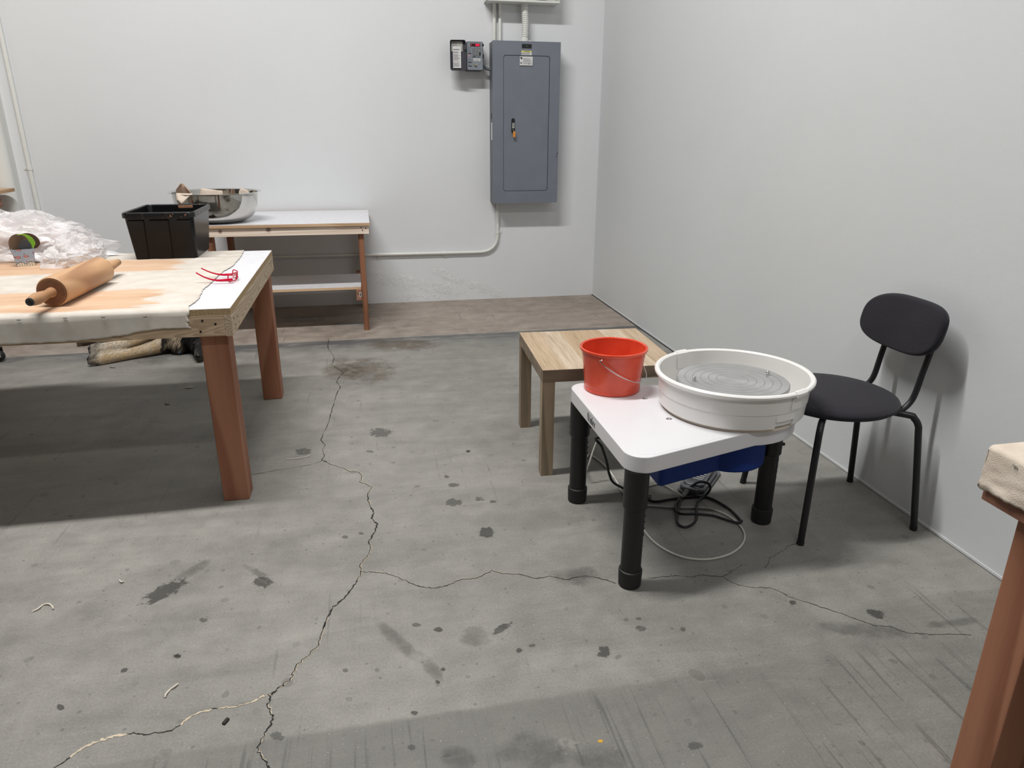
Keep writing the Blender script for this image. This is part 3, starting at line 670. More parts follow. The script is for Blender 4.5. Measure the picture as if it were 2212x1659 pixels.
for y, s in ((2.922, -1), (3.040, 1)):
    b = MB(); pt = [(-.512 - .006, y, TZ + .014), (-.54, y, TZ + .013), (-.575, y, TZ + .013), (-.600, y - s * .002, TZ + .018), (-.625, y - s * .005, TZ + .028), (-.652, y - s * .01, TZ + .044)]
    b.tube(pt, [.006, .0058, .0045, .0032, .0028, .0026], 8, smooth=5, flat=None)
    b.done('temple', M['red'], gl)

# ------------------------------------------------------------------ crumpled clear plastic
def heap(cx, cy, rx, ry, hh, seed, nu=230, nv=80, jit=0.0):
    bm = bmesh.new(); rows = []; rj = random.Random(int(seed * 10))
    for i in range(nv + 1):
        row = []
        for j in range(nu):
            a = 2 * pi * (j + (rj.uniform(-jit, jit) if 0 < i < nv else 0)) / nu; t_ = (i + (rj.uniform(-jit, jit) if 0 < i < nv else 0)) / nv; rr = sin(t_ * pi / 2); z = cos(t_ * pi / 2)
            p = Vector((cos(a) * rr, sin(a) * rr, z))
            q = Vector((p.x * 2.2 + seed, p.y * 2.2, p.z * 2.2))
            big = noise.noise(q) * .30 + noise.noise(q * 2.3) * .16
            cr = 0
            for k, w in ((1.6, .22), (3.6, .13), (8, .04)): cr += (.5 - abs(noise.noise(q * k + Vector((k, 2, 3))))) * w
            s_ = 1 + big + cr * 1.15 - .05
            row.append(bm.verts.new((cx + p.x * rx * s_, cy + p.y * ry * s_, max(TT + .001 + .003 * t_, TT + p.z * hh * s_))))
        rows.append(row)
    for a, c in zip(rows[:-1], rows[1:]):
        for j in range(nu): bm.faces.new((a[j], c[j], c[(j + 1) % nu], a[(j + 1) % nu]))
    bmesh.ops.remove_doubles(bm, verts=bm.verts, dist=1e-5); bmesh.ops.recalc_face_normals(bm, faces=bm.faces)
    return bm
pb = thing('plastic_sheeting', 'crumpled heap of clear plastic sheeting on the canvas behind the tin', 'plastic sheet', (-1.62, 3.6, TT))
b = MB(); b.bm.free(); b.bm = heap(-1.66, 3.66, .37, .115, .155, 3.3); b.done('bundled_core', M['film_in'], pb, smooth=180)
for q_ in ((-1.63, 3.66, .40, .135, .180, 3.9, 84, 24), (-1.65, 3.655, .39, .13, .186, 6.2, 70, 20), (-1.285, 3.56, .10, .19, .095, 8.1, 52, 16), (-1.29, 3.55, .105, .20, .080, 5.4, 44, 14)):
    b = MB(); b.bm.free(); b.bm = heap(*q_, jit=.42)
    bmesh.ops.triangulate(b.bm, faces=b.bm.faces); b.done('film', M['film'], pb, smooth=24)
# ------------------------------------------------------------------ bench against the back wall
BZ = .740
wb = thing('wall_bench', 'narrow pine bench with white top and lower shelf against the back wall', 'bench', (-.5, 4.9, 0))
b = MB(); b.box(-1.045, .034, 4.867, 5.69, BZ - .019, BZ - .001, 0, 1); b.box(-1.0445, .0335, 4.8675, 5.6895, BZ - .0012, BZ, 0, 0); b.done('tabletop', [M['white'], M['plywood']], wb)
b = MB(); b.box(-1.035, .027, 4.880, 4.900, .666, BZ - .0205, .001)
for x, z in ((-.022, .708), (.008, .702), (-.014, .690)): b.lathe([(0, 0), (.004, 0), (.004, .001), (0, .001)], seg=12, m=1, M=frame((x, 4.880, z), (1, 0, 0), (0, 0, 1)))
b.done('apron_board', [M['pine_knot'], M['screw']], wb)
for x0 in (-1.035, .006):
    b = MB(); b.box(x0, x0 + .021, 4.901, 5.66, .672, BZ - .0205, .001); b.done('apron_board', M['pine_y'], wb)
for x, y in ((-.046, 4.902), (-1.000, 4.902), (-.046, 5.60), (-1.000, 5.60)):
    b = MB(); b.box(x, x + .036, y, y + .085, 0, BZ - .0205, .002); b.done('leg', M['fir_dark'], wb)
b = MB(); b.box(-.998, -.048, 4.935, 5.42, .284, .301, 0, 1); b.box(-.9975, -.0485, 4.9355, 5.4195, .3005, .302, 0, 0); b.done('lower_shelf', [M['white'], M['plywood']], wb)
for x0 in (-.084, -.998 + .036):
    b = MB(); b.box(x0, x0 + .037, 4.925, 5.66, .208, .283, .002)
    cr_ = b.done('shelf_rail', M['fir_y'], wb)
    if x0 > -.5:
        b = MB(); b.box(-.064, -.049, 4.9242, 4.9255, .232, .266); b.box(-.060, -.053, 4.9236, 4.9245, .237, .261, 0, 1); b.done('barcode_sticker', [M['label_w'], M['ink']], cr_)
b = MB(); b.box(-.962, -.084, 5.36, 5.40, .214, .283, .002); b.done('shelf_beam', M['pine_x'], wb)

# ------------------------------------------------------------------ steel bowl and clay sheets
BC = (-.943, 5.095)
b = MB(); prof = [(0, BZ + .001), (.12, BZ + .001), (.165, BZ + .006), (.205, BZ + .024), (.235, BZ + .055), (.252, BZ + .10), (.260, BZ + .15), (.263, BZ + .186), (.285, BZ + .191), (.2865, BZ + .194), (.284, BZ + .1945), (.2615, BZ + .1895), (.258, BZ + .15), (.250, BZ + .10), (.233, BZ + .057), (.203, BZ + .027), (.164, BZ + .0085), (.12, BZ + .003), (0, BZ + .003)]
b.lathe(prof, *BC, seg=96)
bowl = place(b.done('mixing_bowl', M['steel'], smooth=50), (*BC, BZ)); tag(bowl, 'wide polished steel mixing bowl standing on the white-topped bench', 'bowl')
def sheet(label, mat, pts, th=.004):
    pts = [Vector(p) for p in pts]; cen = sum(pts, Vector()) / len(pts)
    bm = bmesh.new(); bm.faces.new([bm.verts.new(p - cen) for p in pts]); bmesh.ops.triangulate(bm, faces=bm.faces)
    bmesh.ops.subdivide_edges(bm, edges=bm.edges, cuts=4, use_grid_fill=True)
    for v_ in bm.verts: v_.co += Vector((0, 1, .4)) * .006 * noise.noise(v_.co * 25 + cen)
    b = MB(); b.bm.free(); b.bm = bm; o = b.done('clay_scrap', mat, smooth=80); o.location = cen
    s_ = o.modifiers.new('thick', 'SOLIDIFY'); s_.thickness = th
    return tag(o, label, 'clay scrap', 'clay scraps in the steel bowl')
zr = BZ + .193
sheet('pointed clay sheet rising above the left rim of the steel bowl', M['slabd'], [(-1.16, 5.10, BZ + .12), (-1.06, 5.05, BZ + .12), (-1.085, 5.02, zr + .008), (-1.125, 5.05, zr + .052), (-1.135, 5.04, zr + .055), (-1.175, 5.06, zr + .012)])
sheet('pale clay flap folded down over the front rim of the steel bowl', M['slab'], [(-1.135, 4.885, zr + .006), (-1.03, 4.858, zr + .006), (-1.06, 4.822, zr - .02), (-1.095, 4.815, zr - .052), (-1.125, 4.84, zr - .03)])
sheet('long low clay piece near the middle of the steel bowl', M['slab'], [(-1.05, 5.10, zr - .05), (-.90, 5.10, zr - .04), (-.90, 5.11, zr + .004), (-1.03, 5.11, zr + .022)])
sheet('small pale clay tip at the right inside the steel bowl', M['slab'], [(-.80, 5.06, zr - .05), (-.71, 5.06, zr - .04), (-.735, 5.07, zr + .008), (-.775, 5.07, zr + .024), (-.79, 5.07, zr + .006)])

# ------------------------------------------------------------------ bench at the far left
fb = thing('side_bench', 'wooden side bench with plywood top at the far left by the pillar', 'bench', (-2.6, 4.8, 0))
fz = .935; fx = -2.31
b = MB(); b.box(-2.95, fx, 3.9, 5.56, fz - .022, fz, .001); b.done('tabletop', M['ply_y'], fb)
b = MB(); b.box(fx - .075, fx - .035, 3.95, 5.42, fz - .112, fz - .0225, .001)
for y, z in ((5.36, fz - .045), (5.38, fz - .09)): b.lathe([(0, 0), (.005, 0), (.005, .001), (0, .001)], seg=12, m=1, M=frame((fx - .035, y, z), (0, 1, 0), (0, 0, 1)))
b.done('apron_board', [M['fir_y'], M['screw']], fb)
b = MB(); b.box(-2.9, fx - .0755, 5.37, 5.41, fz - .112, fz - .0225, .001); b.done('apron_board', M['fir_x'], fb)
for x, y in ((fx - .165, 5.27), (fx - .165, 3.98), (-2.93, 5.27), (-2.93, 3.98)):
    b = MB(); b.box(x, x + .089, y, y + .089, 0, fz - .0225, .003); b.done('leg', M['fir'], fb)

# ------------------------------------------------------------------ electrical panel, timer, pipes
PX0, PX1, PZ0, PZ1, PYF = .988, 1.4995, .785, 1.931, 5.575
ep = thing('breaker_box', 'tall grey electrical panel with locked door on the back wall', 'electrical panel', (1.244, YB, PZ0))
b = MB(); b.box(PX0 + .004, PX1 - .004, PYF + .004, YB, PZ0 + .003, PZ1 - .003, .002)
for z in (1.42,): b.box(PX0 + .0025, PX0 + .005, 5.64, 5.655, z - .02, z + .02, 0, 1)
b.box(PX0 + .0028, PX0 + .005, 5.62, 5.66, 1.25, 1.375, 0, 2)
b.done('cabinet', [M['panel_dk'], M['gap'], M['label_w']], ep)
D = (1.072, 1.417, .879, 1.834)
# front trim with door opening
b = MB(); outer = rrect(PX0, PX1, PZ0, PZ1, .003, 2)
def xz(q, y): return [Vector((x, y, z)) for x, z in q]
ro = rrect(PX0, PX1, PZ0, PZ1, .002, 6); ri = rrect(D[0] - .003, D[1] + .003, D[2] - .003, D[3] + .003, .020, 6)
loft(b, [xz(ro, PYF + .004), xz(ro, PYF - .001), xz(ri, PYF - .001), xz(ri, PYF + .004)])
b.box(D[0] - .01, D[1] + .01, PYF + .0035, PYF + .0042, D[2] - .01, D[3] + .01, 0, 1)
b.done('front_trim', [M['panel'], M['gap']], ep)
b = MB(); b.prism(rrect(D[0], D[1], -D[3], -D[2], .018, 6), 0, .004, .001, M=frame((0, PYF + .003, 0), (1, 0, 0), (0, 0, -1)))
dr = b.done('door', M['panel'], ep)
b = MB(); b.prism(rrect(1.1305, 1.1575, -1.405, -1.300, .0134, 8), 0, .0016, M=frame((0, PYF - .0012, 0), (1, 0, 0), (0, 0, -1)), m=0)
b.box(1.136, 1.153, PYF - .010, PYF - .001, 1.335, 1.372, .001, 1)
b.box(1.1395, 1.1445, PYF - .012, PYF - .008, 1.360, 1.368, .001, 0); b.box(1.139, 1.151, PYF - .012, PYF - .008, 1.350, 1.353, .001, 0)
lt = b.done('latch', [M['black'], M['label_g']], dr)
b = MB(); b.box(1.140, 1.157, PYF - .026, PYF - .010, 1.270, 1.312, .002); b.done('orange_tag', M['orange_tag'], dr)
b = MB(); b.tube([(1.142, PYF - .008, 1.335), (1.140, PYF - .022, 1.325), (1.145, PYF - .02, 1.311)], .0025, 8, smooth=4); b.done('padlock_shackle', M['chrome'], dr)
def text_mesh(txt, size, M_, mat, parent, name, ext=.0004, org=None, offset=0.0):
    cu = bpy.data.curves.new(name, 'FONT'); cu.body = txt; cu.size = size; cu.extrude = ext; cu.align_x = 'CENTER'; cu.align_y = 'CENTER'; cu.offset = offset
    to = bpy.data.objects.new(name, cu); C.objects.link(to)
    me = bpy.data.meshes.new_from_object(to.evaluated_get(bpy.context.evaluated_depsgraph_get())); bpy.data.objects.remove(to)
    me.transform(M_)
    if org is not None: me.transform(Matrix.Translation(-Vector(org)))
    me.materials.clear(); me.materials.append(mat)
    o = bpy.data.objects.new(name, me); C.objects.link(o); o.parent = parent; return o
def lines(b, x0, x1, zs, y, h, m, ragged=.3):
    for z in zs: b.box(x0, x1 - random.random() * ragged * (x1 - x0), y - .0004, y, z - h / 2, z + h / 2, 0, m)
def FR(x, y, z): return frame((x, y, z), (1, 0, 0), (0, 0, 1))
b = MB(); b.box(1.2065, 1.279, PYF - .003, PYF - .001, 1.884, 1.912, .0005); b.lathe([(0, 0), (.0025, 0), (.0025, .0006), (0, .0006)], seg=10, m=1, M=FR(1.243, PYF - .003, 1.898)); b.done('nameplate', [M['black'], M['label_g']], ep)
b = MB(); b.box(1.2025, 1.2795, PYF - .0016, PYF - .001, 1.838, 1.868, 0, 0); b.box(1.203, 1.279, PYF - .0019, PYF - .0015, 1.858, 1.8675, 0, 1); lines(b, 1.216, 1.274, (1.8545, 1.8505, 1.8465, 1.8425), PYF - .0016, .0019, 2); b.box(1.205, 1.213, PYF - .002, PYF - .0016, 1.842, 1.855, 0, 2)
cl = b.done('caution_label', [M['label_w'], M['label_y'], M['ink_lt']], ep)
text_mesh('CAUTION', .0085, FR(1.243, PYF - .0021, 1.8628), M['ink_k'], cl, 'lettering', .0002, (1.244, YB, PZ0), .00025)
b = MB(); b.box(1.191, 1.288, PYF - .0032, PYF - .0008, 1.769, 1.829, .0003, 0)
for z, x1 in ((1.817, 1.262), (1.811, 1.268), (1.805, 1.276), (1.799, 1.270), (1.793, 1.279), (1.786, 1.28), (1.780, 1.27)): b.box(1.216, x1, PYF - .0036, PYF - .0031, z - .0013, z + .0013, 0, 2)
b.lathe([(0, 0), (.0055, 0), (.0055, .0006), (0, .0006)], seg=14, m=1, M=FR(1.2055, PYF - .0032, 1.817) @ Matrix.Diagonal((.8, 1.7, 1, 1))); b.box(1.194, 1.2, PYF - .0037, PYF - .0031, 1.815, 1.825, 0, 1)
b.box(1.195, 1.208, PYF - .0037, PYF - .0031, 1.779, 1.792, 0, 2); b.box(1.258, 1.264, PYF - .0037, PYF - .0031, 1.775, 1.786, 0, 2); b.box(1.277, 1.283, PYF - .0037, PYF - .0031, 1.776, 1.782, 0, 2)
b.done('maker_label', [M['label_w'], M['ink_k'], M['ink_lt']], dr)
for pts in ([(1.498, 1.165), (1.484, 1.148), (1.498, 1.15)], [(1.478, 1.138), (1.489, 1.122), (1.490, 1.128), (1.483, 1.140)], [(1.491, 1.113), (1.495, 1.118), (1.491, 1.12)], [(1.474, 1.10), (1.479, 1.106), (1.474, 1.108)], [(1.480, .955), (1.489, .925), (1.487, .925)]):
    b = MB(); b.poly([(x, PYF - .0014, z) for x, z in pts]); b.done('scuff_mark', M['ink'], ep)

# timer box
tm = thing('time_switch', 'small grey digital timer box with open lid left of the panel', 'timer', (.865, YB, 1.73))
YF = 5.60
b = MB(); b.prism(rrect(.803, .927, -1.923, -1.730, .012, 5), 0, .108, .002, M=frame((0, YB - .003, 0), (1, 0, 0), (0, 0, -1)) @ Matrix.Translation((0, 0, 0)))
b.bm.free(); b = MB(); b.prism(rrect(.803, .927, 1.730, 1.923, .012, 5), -.105, 0, .002, M=frame((0, YF + .012, 0), (1, 0, 0), (0, 0, 1)))
b.box(.790, .812, YF + .01, YF + .03, 1.855, 1.872, .002, 1); b.box(.918, .931, YF + .006, YF + .03, 1.893, 1.908, .001, 1); b.box(.921, .931, YF + .006, YF + .03, 1.815, 1.840, .001, 1)
b.done('housing', [M['timer_dk'], M['black']], tm)
b = MB(); b.prism(rrect(.807, .923, 1.734, 1.919, .010, 5), 0, .004, .001, M=frame((0, YF + .011, 0), (1, 0, 0), (0, 0, 1)))
y = YF + .007
for z, m, w in ((1.880, 2, .026), (1.868, 2, .02), (1.855, 2, .022), (1.843, 1, .026), (1.823, 2, .022), (1.806, 2, .024), (1.792, 2, .024), (1.784, 1, .027), (1.771, 2, .016), (1.759, 1, .028)): b.box(.814, .814 + w, y - .0006, y, z - (.0025 if m == 1 else .001), z + (.0025 if m == 1 else .001), 0, m)
for x in (.830, .862, .874, .887): b.box(x, x + .006, y - .0006, y, 1.9125, 1.9145, 0, 2); b.box(x, x + .006, y - .0006, y, 1.886, 1.888, 0, 2)
b.box(.852, .872, y - .002, y, 1.818, 1.826, .0008, 2); b.box(.848, .853, y - .0025, y, 1.819, 1.826, .0008, 1); b.box(.877, .905, y - .0006, y, 1.819, 1.824, 0, 2)
fp = b.done('face_plate', [M['timer'], M['gap'], M['timer_dk']], tm)
b = MB(); b.box(.832, .906, y - .0015, y + .001, 1.890, 1.909, .0006); ds = b.done('display', M['disp'], tm)
SEG = {'2': 'abged', '4': 'fgbc', '5': 'afgcd', '1': 'bc'}
def seven(b, ch, x, z, w, h, t_, m):
    P = dict(a=(0, h, w, h), g=(0, h / 2, w, h / 2), d=(0, 0, w, 0), f=(0, h / 2, 0, h), b=(w, h / 2, w, h), e=(0, 0, 0, h / 2), c=(w, 0, w, h / 2))
    for s_ in SEG[ch]:
        x0, z0, x1, z1 = P[s_]; b.box(x + x0 - t_, x + x1 + t_, y - .0022, y - .0014, z + z0 - t_, z + z1 + t_, 0, m)
for ch, x, w_, m_ in (('2', .871, .0055, 0), ('4', .8805, .0055, 0), ('5', .890, .0055, 0), ('1', .834, .004, 1), ('1', .898, .004, 1)):
    b = MB(); seven(b, ch, x, 1.894, w_, .011, .0010 if m_ == 0 else .0008, 0); b.done('lit_digit', M['led'] if m_ else M['digit'], ds)
b = MB(); b.box(.851, .908, y - .002, y + .001, 1.832, 1.878, .0008)
kp = b.done('keypad', M['black'], tm)
for i in range(5):
    for j in range(5):
        if j == 4 and i > 2: continue
        x = .858 + j * .0108; z = 1.872 - i * .0087; MB().box(x - .0034, x + .0034, y - .0035, y - .0018, z - .0028, z + .0028, .0006).done('keypad_button', M['key'], kp)
b = MB(); b.box(.854, .905, y - .0008, y, 1.794, 1.812); lines(b, .858, .904, (1.8085, 1.8045, 1.8005, 1.797), y - .0008, .0016, 1); b.done('warning_label', [M['label_w'], M['ink_lt']], tm)
b = MB(); b.box(.818, .824, y - .0015, y, 1.822, 1.832, .0005); b.done('indicator_light', M['led'], tm)
b = MB(); b.lathe([(0, 0), (.006, 0), (.006, .008), (0, .008)], seg=14, M=FR(.861, y, 1.768)); b.box(.862, .875, y - .014, y - .008, 1.764, 1.772, .001); b.done('key', M['brass'], tm)
# lid swung open to the left
lm = Matrix.Translation((.800, YF + .012, 0)) @ Matrix.Rotation(rad(-9), 4, 'Z') @ Matrix.Translation((-.800, -(YF + .012), 0))
b = MB(); b.prism(rrect(.686, .800, 1.728, 1.930, .014, 5), -.004, 0, .001, M=lm @ frame((0, YF + .014, 0), (1, 0, 0), (0, 0, 1)))
o_, i_ = rrect(.686, .800, 1.728, 1.930, .014, 5), rrect(.6885, .7975, 1.7305, 1.9275, .012, 5)
rim = [[Vector((x, YF + .014, z)) for x, z in o_], [Vector((x, YF - .014, z)) for x, z in o_], [Vector((x, YF - .014, z)) for x, z in i_], [Vector((x, YF + .013, z)) for x, z in i_]]
loft(b, [[lm @ p for p in q] for q in rim])
lid = b.done('lid', M['timer_dk'], tm)
b = MB(); yy = YF + .0095
b.box(.694, .776, yy, yy + .0008, 1.855, 1.922, 0, 0, M=lm); b.box(.706, .764, yy - .004, yy - .0032, 1.745, 1.889, 0, 1, M=lm)
for z in (1.915, 1.911, 1.905, 1.898, 1.893): b.box(.697, .697 + random.uniform(.03, .07), yy - .0004, yy + .0001, z - .0012, z + .0012, 0, 2, M=lm)
for i, z in enumerate([1.868, 1.853, 1.849, 1.845, 1.836, 1.832, 1.827, 1.822, 1.817, 1.812, 1.807, 1.802, 1.797, 1.786, 1.778, 1.773, 1.768, 1.763, 1.757]): b.box(.709, .709 + random.uniform(.03, .05), yy - .0046, yy - .0039, z - (.0022 if i == 0 else .0012), z + (.0022 if i == 0 else .0012), 0, 3 if i == 0 else 2, M=lm)
b.done('instruction_card', [M['label_g'], M['label_w'], M['ink_lt'], M['ink']], lid)
b = MB(); b.tube([(.920, 5.67, 1.765), (.945, 5.67, 1.757), (.955, 5.67, 1.750), (.990, 5.67, 1.742)], .011, 12, smooth=3); b.tube([(.925, 5.67, 1.764), (.938, 5.67, 1.76)], .016, 8); b.done('conduit_nipple', M['panel_dk'], tm)

def clamp_(b, p, ax):
    u = Vector(ax); sd = Vector((0, 0, 1)) if abs(u.z) < .5 else Vector((1, 0, 0))
    return u, sd
def pipe(name, label, pts, r, clamps=(), cat='conduit', smooth=0, group=None):
    o = thing(name, label, cat, Vector(pts[0]), group)
    b = MB(); b.tube(pts, r, 16, smooth=smooth); b.done('pipe', M['wpipe'], o)
    for p, ax, tab in clamps:
        p = Vector(p); a = Vector(ax).normalized(); b = MB(); b.tube([p - a * .011, p + a * .011], r + .0028, 16)
        s_ = a.cross(Vector((0, 1, 0))).normalized() * (1 if tab > 0 else -1)
        c = p + s_ * (r + .012); e = Vector((.010 if abs(a.x) > .5 else .013, 0, .013 if abs(a.x) > .5 else .010))
        b.box(c.x - e.x, c.x + e.x, YB - .005, YB - .0005, c.z - e.z, c.z + e.z, .001)
        b.lathe([(0, 0), (.0045, 0), (.003, .003), (0, .003)], seg=10, M=FR(c.x, YB - .005, c.z)); b.done('strap', M['wpipe'], o)
    return o
yc = YB - .017
pipe('electrical_conduit', 'white conduit bending from under the panel to run low behind the bench', [(1.048, yc, PZ0), (1.048, yc, .53), (1.045, yc, .49), (1.03, yc, .452), (1.005, yc, .422), (.97, yc, .402), (.93, yc, .393), (.87, yc, .391), (-1.9, yc, .398)], .0115, (((1.048, yc, .545), (0, 0, 1), -1), ((.095, yc, .3935), (1, 0, 0), -1), ((.612, yc, .392), (1, 0, 0), -1)))
pipe('electrical_conduit', 'left of the two straight white conduits above the panel', [(1.026, yc, PZ1 - .002), (1.026, yc, 2.2)], .0125, group='straight conduits above the panel')
pipe('electrical_conduit', 'right of the two straight white conduits above the panel', [(1.068, yc, PZ1 - .002), (1.068, yc, 2.2)], .0125, group='straight conduits above the panel')
pipe('electrical_conduit', 'tall thin white conduit running up the back wall at far left', [(-2.250, yc, .02), (-2.250, yc, 4.6)], .0145, (((-2.250, yc, 1.055), (0, 0, 1), 1),))
fc_ = thing('flexible_conduit', 'ribbed white flexible conduit rising from the top of the panel', 'conduit', (1.25, 5.69, PZ1))
b = MB(); n = 150; pts = []; rs = []
for i in range(n):
    t_ = i / (n - 1); pts.append((1.246 + .004 * sin(t_ * 5), 5.665, 1.955 + t_ * .27)); rs.append(.0238 + .0019 * sin(t_ * 2 * pi * 21))
b.tube(pts, rs, 20); b.done('hose', M['wpipe'], fc_)
b = MB(); b.lathe([(.022, PZ1 - .002), (.028, PZ1 - .002), (.028, PZ1 + .012), (.026, PZ1 + .026), (.020, PZ1 + .028)], 1.246, 5.665, 24)
for s_ in (-1, 1): b.box(1.246 + s_ * .026, 1.246 + s_ * .040, 5.655, 5.675, PZ1 - .001, PZ1 + .014, .003); b.tube([(1.246 + s_ * .037, 5.645, PZ1 + .008), (1.246 + s_ * .037, 5.655, PZ1 + .008)], .007, 10)
b.done('connector', M['wpipe'], fc_)
gt = thing('wire_trough', 'white metal wiring trough cut off by the top edge above the panel', 'wire trough', (1.22, YB, 2.19))
b = MB(); b.box(.955, 1.487, 5.59, YB, 2.188, 2.191); b.box(.955, 1.487, 5.588, 5.590, 2.188, 2.200, .0005); b.box(.955, .957, 5.59, YB, 2.188, 2.36); b.box(1.485, 1.487, 5.59, YB, 2.188, 2.36); b.box(.955, 1.487, YB - .002, YB, 2.188, 2.36); b.box(.955, 1.487, 5.59, YB, 2.358, 2.36); b.box(.955, 1.487, 5.588, 5.590, 2.342, 2.36, .0005)
b.done('housing', M['wpipe'], gt)
b = MB()
for i in range(5): b.tube([(1.0 + i * .02, 5.64 + .012 * i, 2.20), (1.15, 5.63 + .015 * i, 2.235 + .008 * i), (1.3, 5.64 + .012 * i, 2.22 + .01 * i), (1.46, 5.65 + .01 * i, 2.24)], .004, 8, smooth=4, m=i % 3)
b.done('wiring', [M['black'], plain('red_wire', (150, 40, 40), .5), plain('grey_wire', (150, 150, 150), .5)], gt)

# ------------------------------------------------------------------ oak side table
st = thing('side_table', 'small square light oak side table behind the white potter wheel', 'table', (.634, 2.503, 0), rotz=rad(-2.66), world=False)
t = NT('oak_strips'); X, Yc, Z = t.xyz(); k = t.math('FLOOR', t.math('DIVIDE', X, .092)); wn = t.n('ShaderNodeTexWhiteNoise'); wn.noise_dimensions = '1D'; t.l(k, wn.inputs['W'])
cb = t.n('ShaderNodeCombineXYZ'); t.l(X, cb.inputs[0]); t.l(t.math('MULTIPLY', Yc, .05), cb.inputs[1]); t.l(t.math('MULTIPLY', wn.outputs['Value'], 9), cb.inputs[2])
g1 = t.noise(cb.outputs[0], 150, 4, .65); g2 = t.noise(cb.outputs[0], 40, 3, .5, .6)
cg = t.ramp(t.math('ADD', t.math('MULTIPLY', g1, .55), t.math('MULTIPLY', g2, .45)), [(.34, lin((164, 144, 120))), (.5, lin((192, 174, 150))), (.66, lin((206, 191, 169)))])
ct = t.mix(t.math('MULTIPLY', t.rng(wn.outputs['Value'], .2, .8), .75), cg, t.mix(1.0, cg, lin((226, 208, 186)), 'MULTIPLY'))
t.set(col=ct, rough=.42); t.bump(g1, .08, .001); M['oaktop'] = t.m
b = MB(); b.box(0, .55, 0, .55, .400, .449, .0008, 1); b.box(.0008, .5492, .0008, .5492, .4488, .4500, 0, 0); b.done('tabletop', [M['oaktop'], M['oak_side_shade']], st)
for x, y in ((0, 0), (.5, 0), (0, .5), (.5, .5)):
    b = MB(); b.box(x + .0005, x + .0495, y + .0005, y + .0495, 0, .400, .0008); b.done('leg', M['oak_leg_shade'], st)

# ------------------------------------------------------------------ potter's wheel
pw = thing('pottery_wheel', 'white electric potter wheel on three black legs beside the chair', 'pottery wheel', (1.0, 2.03, 0))
WC = (1.160, 2.028); WZ = .445
def outline(off=0.0, xb=.69, yh=.322, rc=.058, rarc=.207, slope=.297):
    """back edge on the left, sides tapering to a round right end"""
    cx, cy = 1.165, 2.03; r_ = rarc - off; xl = xb + off; P = []
    def side(x): return yh - off - slope * (x - xl - rc)
    # near side corner
    th = math.atan(slope)
    near = []
    c0 = Vector((xl + rc, cy - (yh - off) + rc))
    a0, a1 = pi, 1.5 * pi + th
    for i in range(9):
        a = a0 + (a1 - a0) * i / 8; near.append((c0.x + rc * cos(a), c0.y + rc * sin(a)))
    # straight taper until it meets the circle
    s0 = Vector(near[-1]); d = Vector((cos(th), sin(th))); k = 0
    while (s0 + d * k - Vector((cx, cy))).length > r_ and k < .6: k += .001
    h = s0 + d * k; near.append((h.x, h.y))
    aa = math.atan2(h.y - cy, h.x - cx); arc = []
    for i in range(1, 32): a = aa + (-2 * aa) * i / 32; arc.append((cx + r_ * cos(a), cy + r_ * sin(a)))
    far = [(x, 2 * cy - y) for x, y in near[::-1]]
    return near + arc + far
b = MB(); b.prism(outline(), WZ - .052, WZ, .0035, seg=3)
b.prism(outline(.014), WZ - .0005, WZ + .0006, .0005, seg=1)
wtp = b.done('table_body', M['wheeltop'], pw, smooth=40)
# printed name on the back edge
def glyph(b, polys, x, s):
    for p in polys: b.poly([(.6895, x - q[0] * s, .4185 + (q[1] - .5) * s * .92) for q in p])
G = {'N': [[(0, 0), (.08, 0), (.08, .8), (0, .85)], [(0, 1), (.2, 1), (.62, 0), (.42, 0)], [(.54, .15), (.62, 0), (.62, 1), (.54, 1)], [(-.06, .0), (.14, .0), (.14, .04), (-.06, .04)]],
     'i': [[(.02, 0), (.2, 0), (.2, .66), (.02, .62)], [(.03, .78), (.19, .78), (.19, .94), (.03, .94)]],
     'd': [[(0, .2), (.06, .02), (.2, 0), (.2, .66), (.06, .62), (0, .45)], [(.2, 0), (.32, .05), (.32, .1), (.2, .06)], [(.2, .66), (.32, .6), (.32, .55), (.2, .6)], [(.3, 0), (.46, 0), (.46, 1), (.3, .96)]],
     'e': [[(0, .2), (.06, .03), (.2, 0), (.2, .66), (.06, .62), (0, .45)], [(.2, .66), (.34, .6), (.38, .34), (.3, .34), (.28, .54), (.2, .6)], [(.18, .34), (.38, .34), (.38, .38), (.18, .38)], [(.2, 0), (.36, .1), (.34, .14), (.2, .05)]],
     'c': [[(0, .2), (.06, .03), (.2, 0), (.2, .66), (.06, .62), (0, .45)], [(.2, .66), (.34, .58), (.32, .48), (.26, .5), (.2, .6)], [(.2, 0), (.36, .1), (.34, .14), (.2, .05)]]}
b = MB(); x = 2.104; s_ = .031
for ch, adv in (('N', .70), ('i', .26), ('d', .52), ('e', .42), ('c', .40)):
    glyph(b, G[ch], x, s_); x -= adv * s_ * 1.22
b.done('printed_name', M['ink_k'], wtp, smooth=0)
for px, py in ((1445, 905), (1393, 861)):
    p = at(px, py, z=WZ); b = MB(); b.lathe([(0, WZ + .0016), (.0075, WZ + .0016), (.009, WZ + .001), (.0105, WZ + .0004)], p.x, p.y, 20); b.lathe([(0, WZ + .004), (.004, WZ + .0036), (.0055, WZ + .0016)], p.x, p.y, 16); b.done('screw', M['chrome'], wtp)
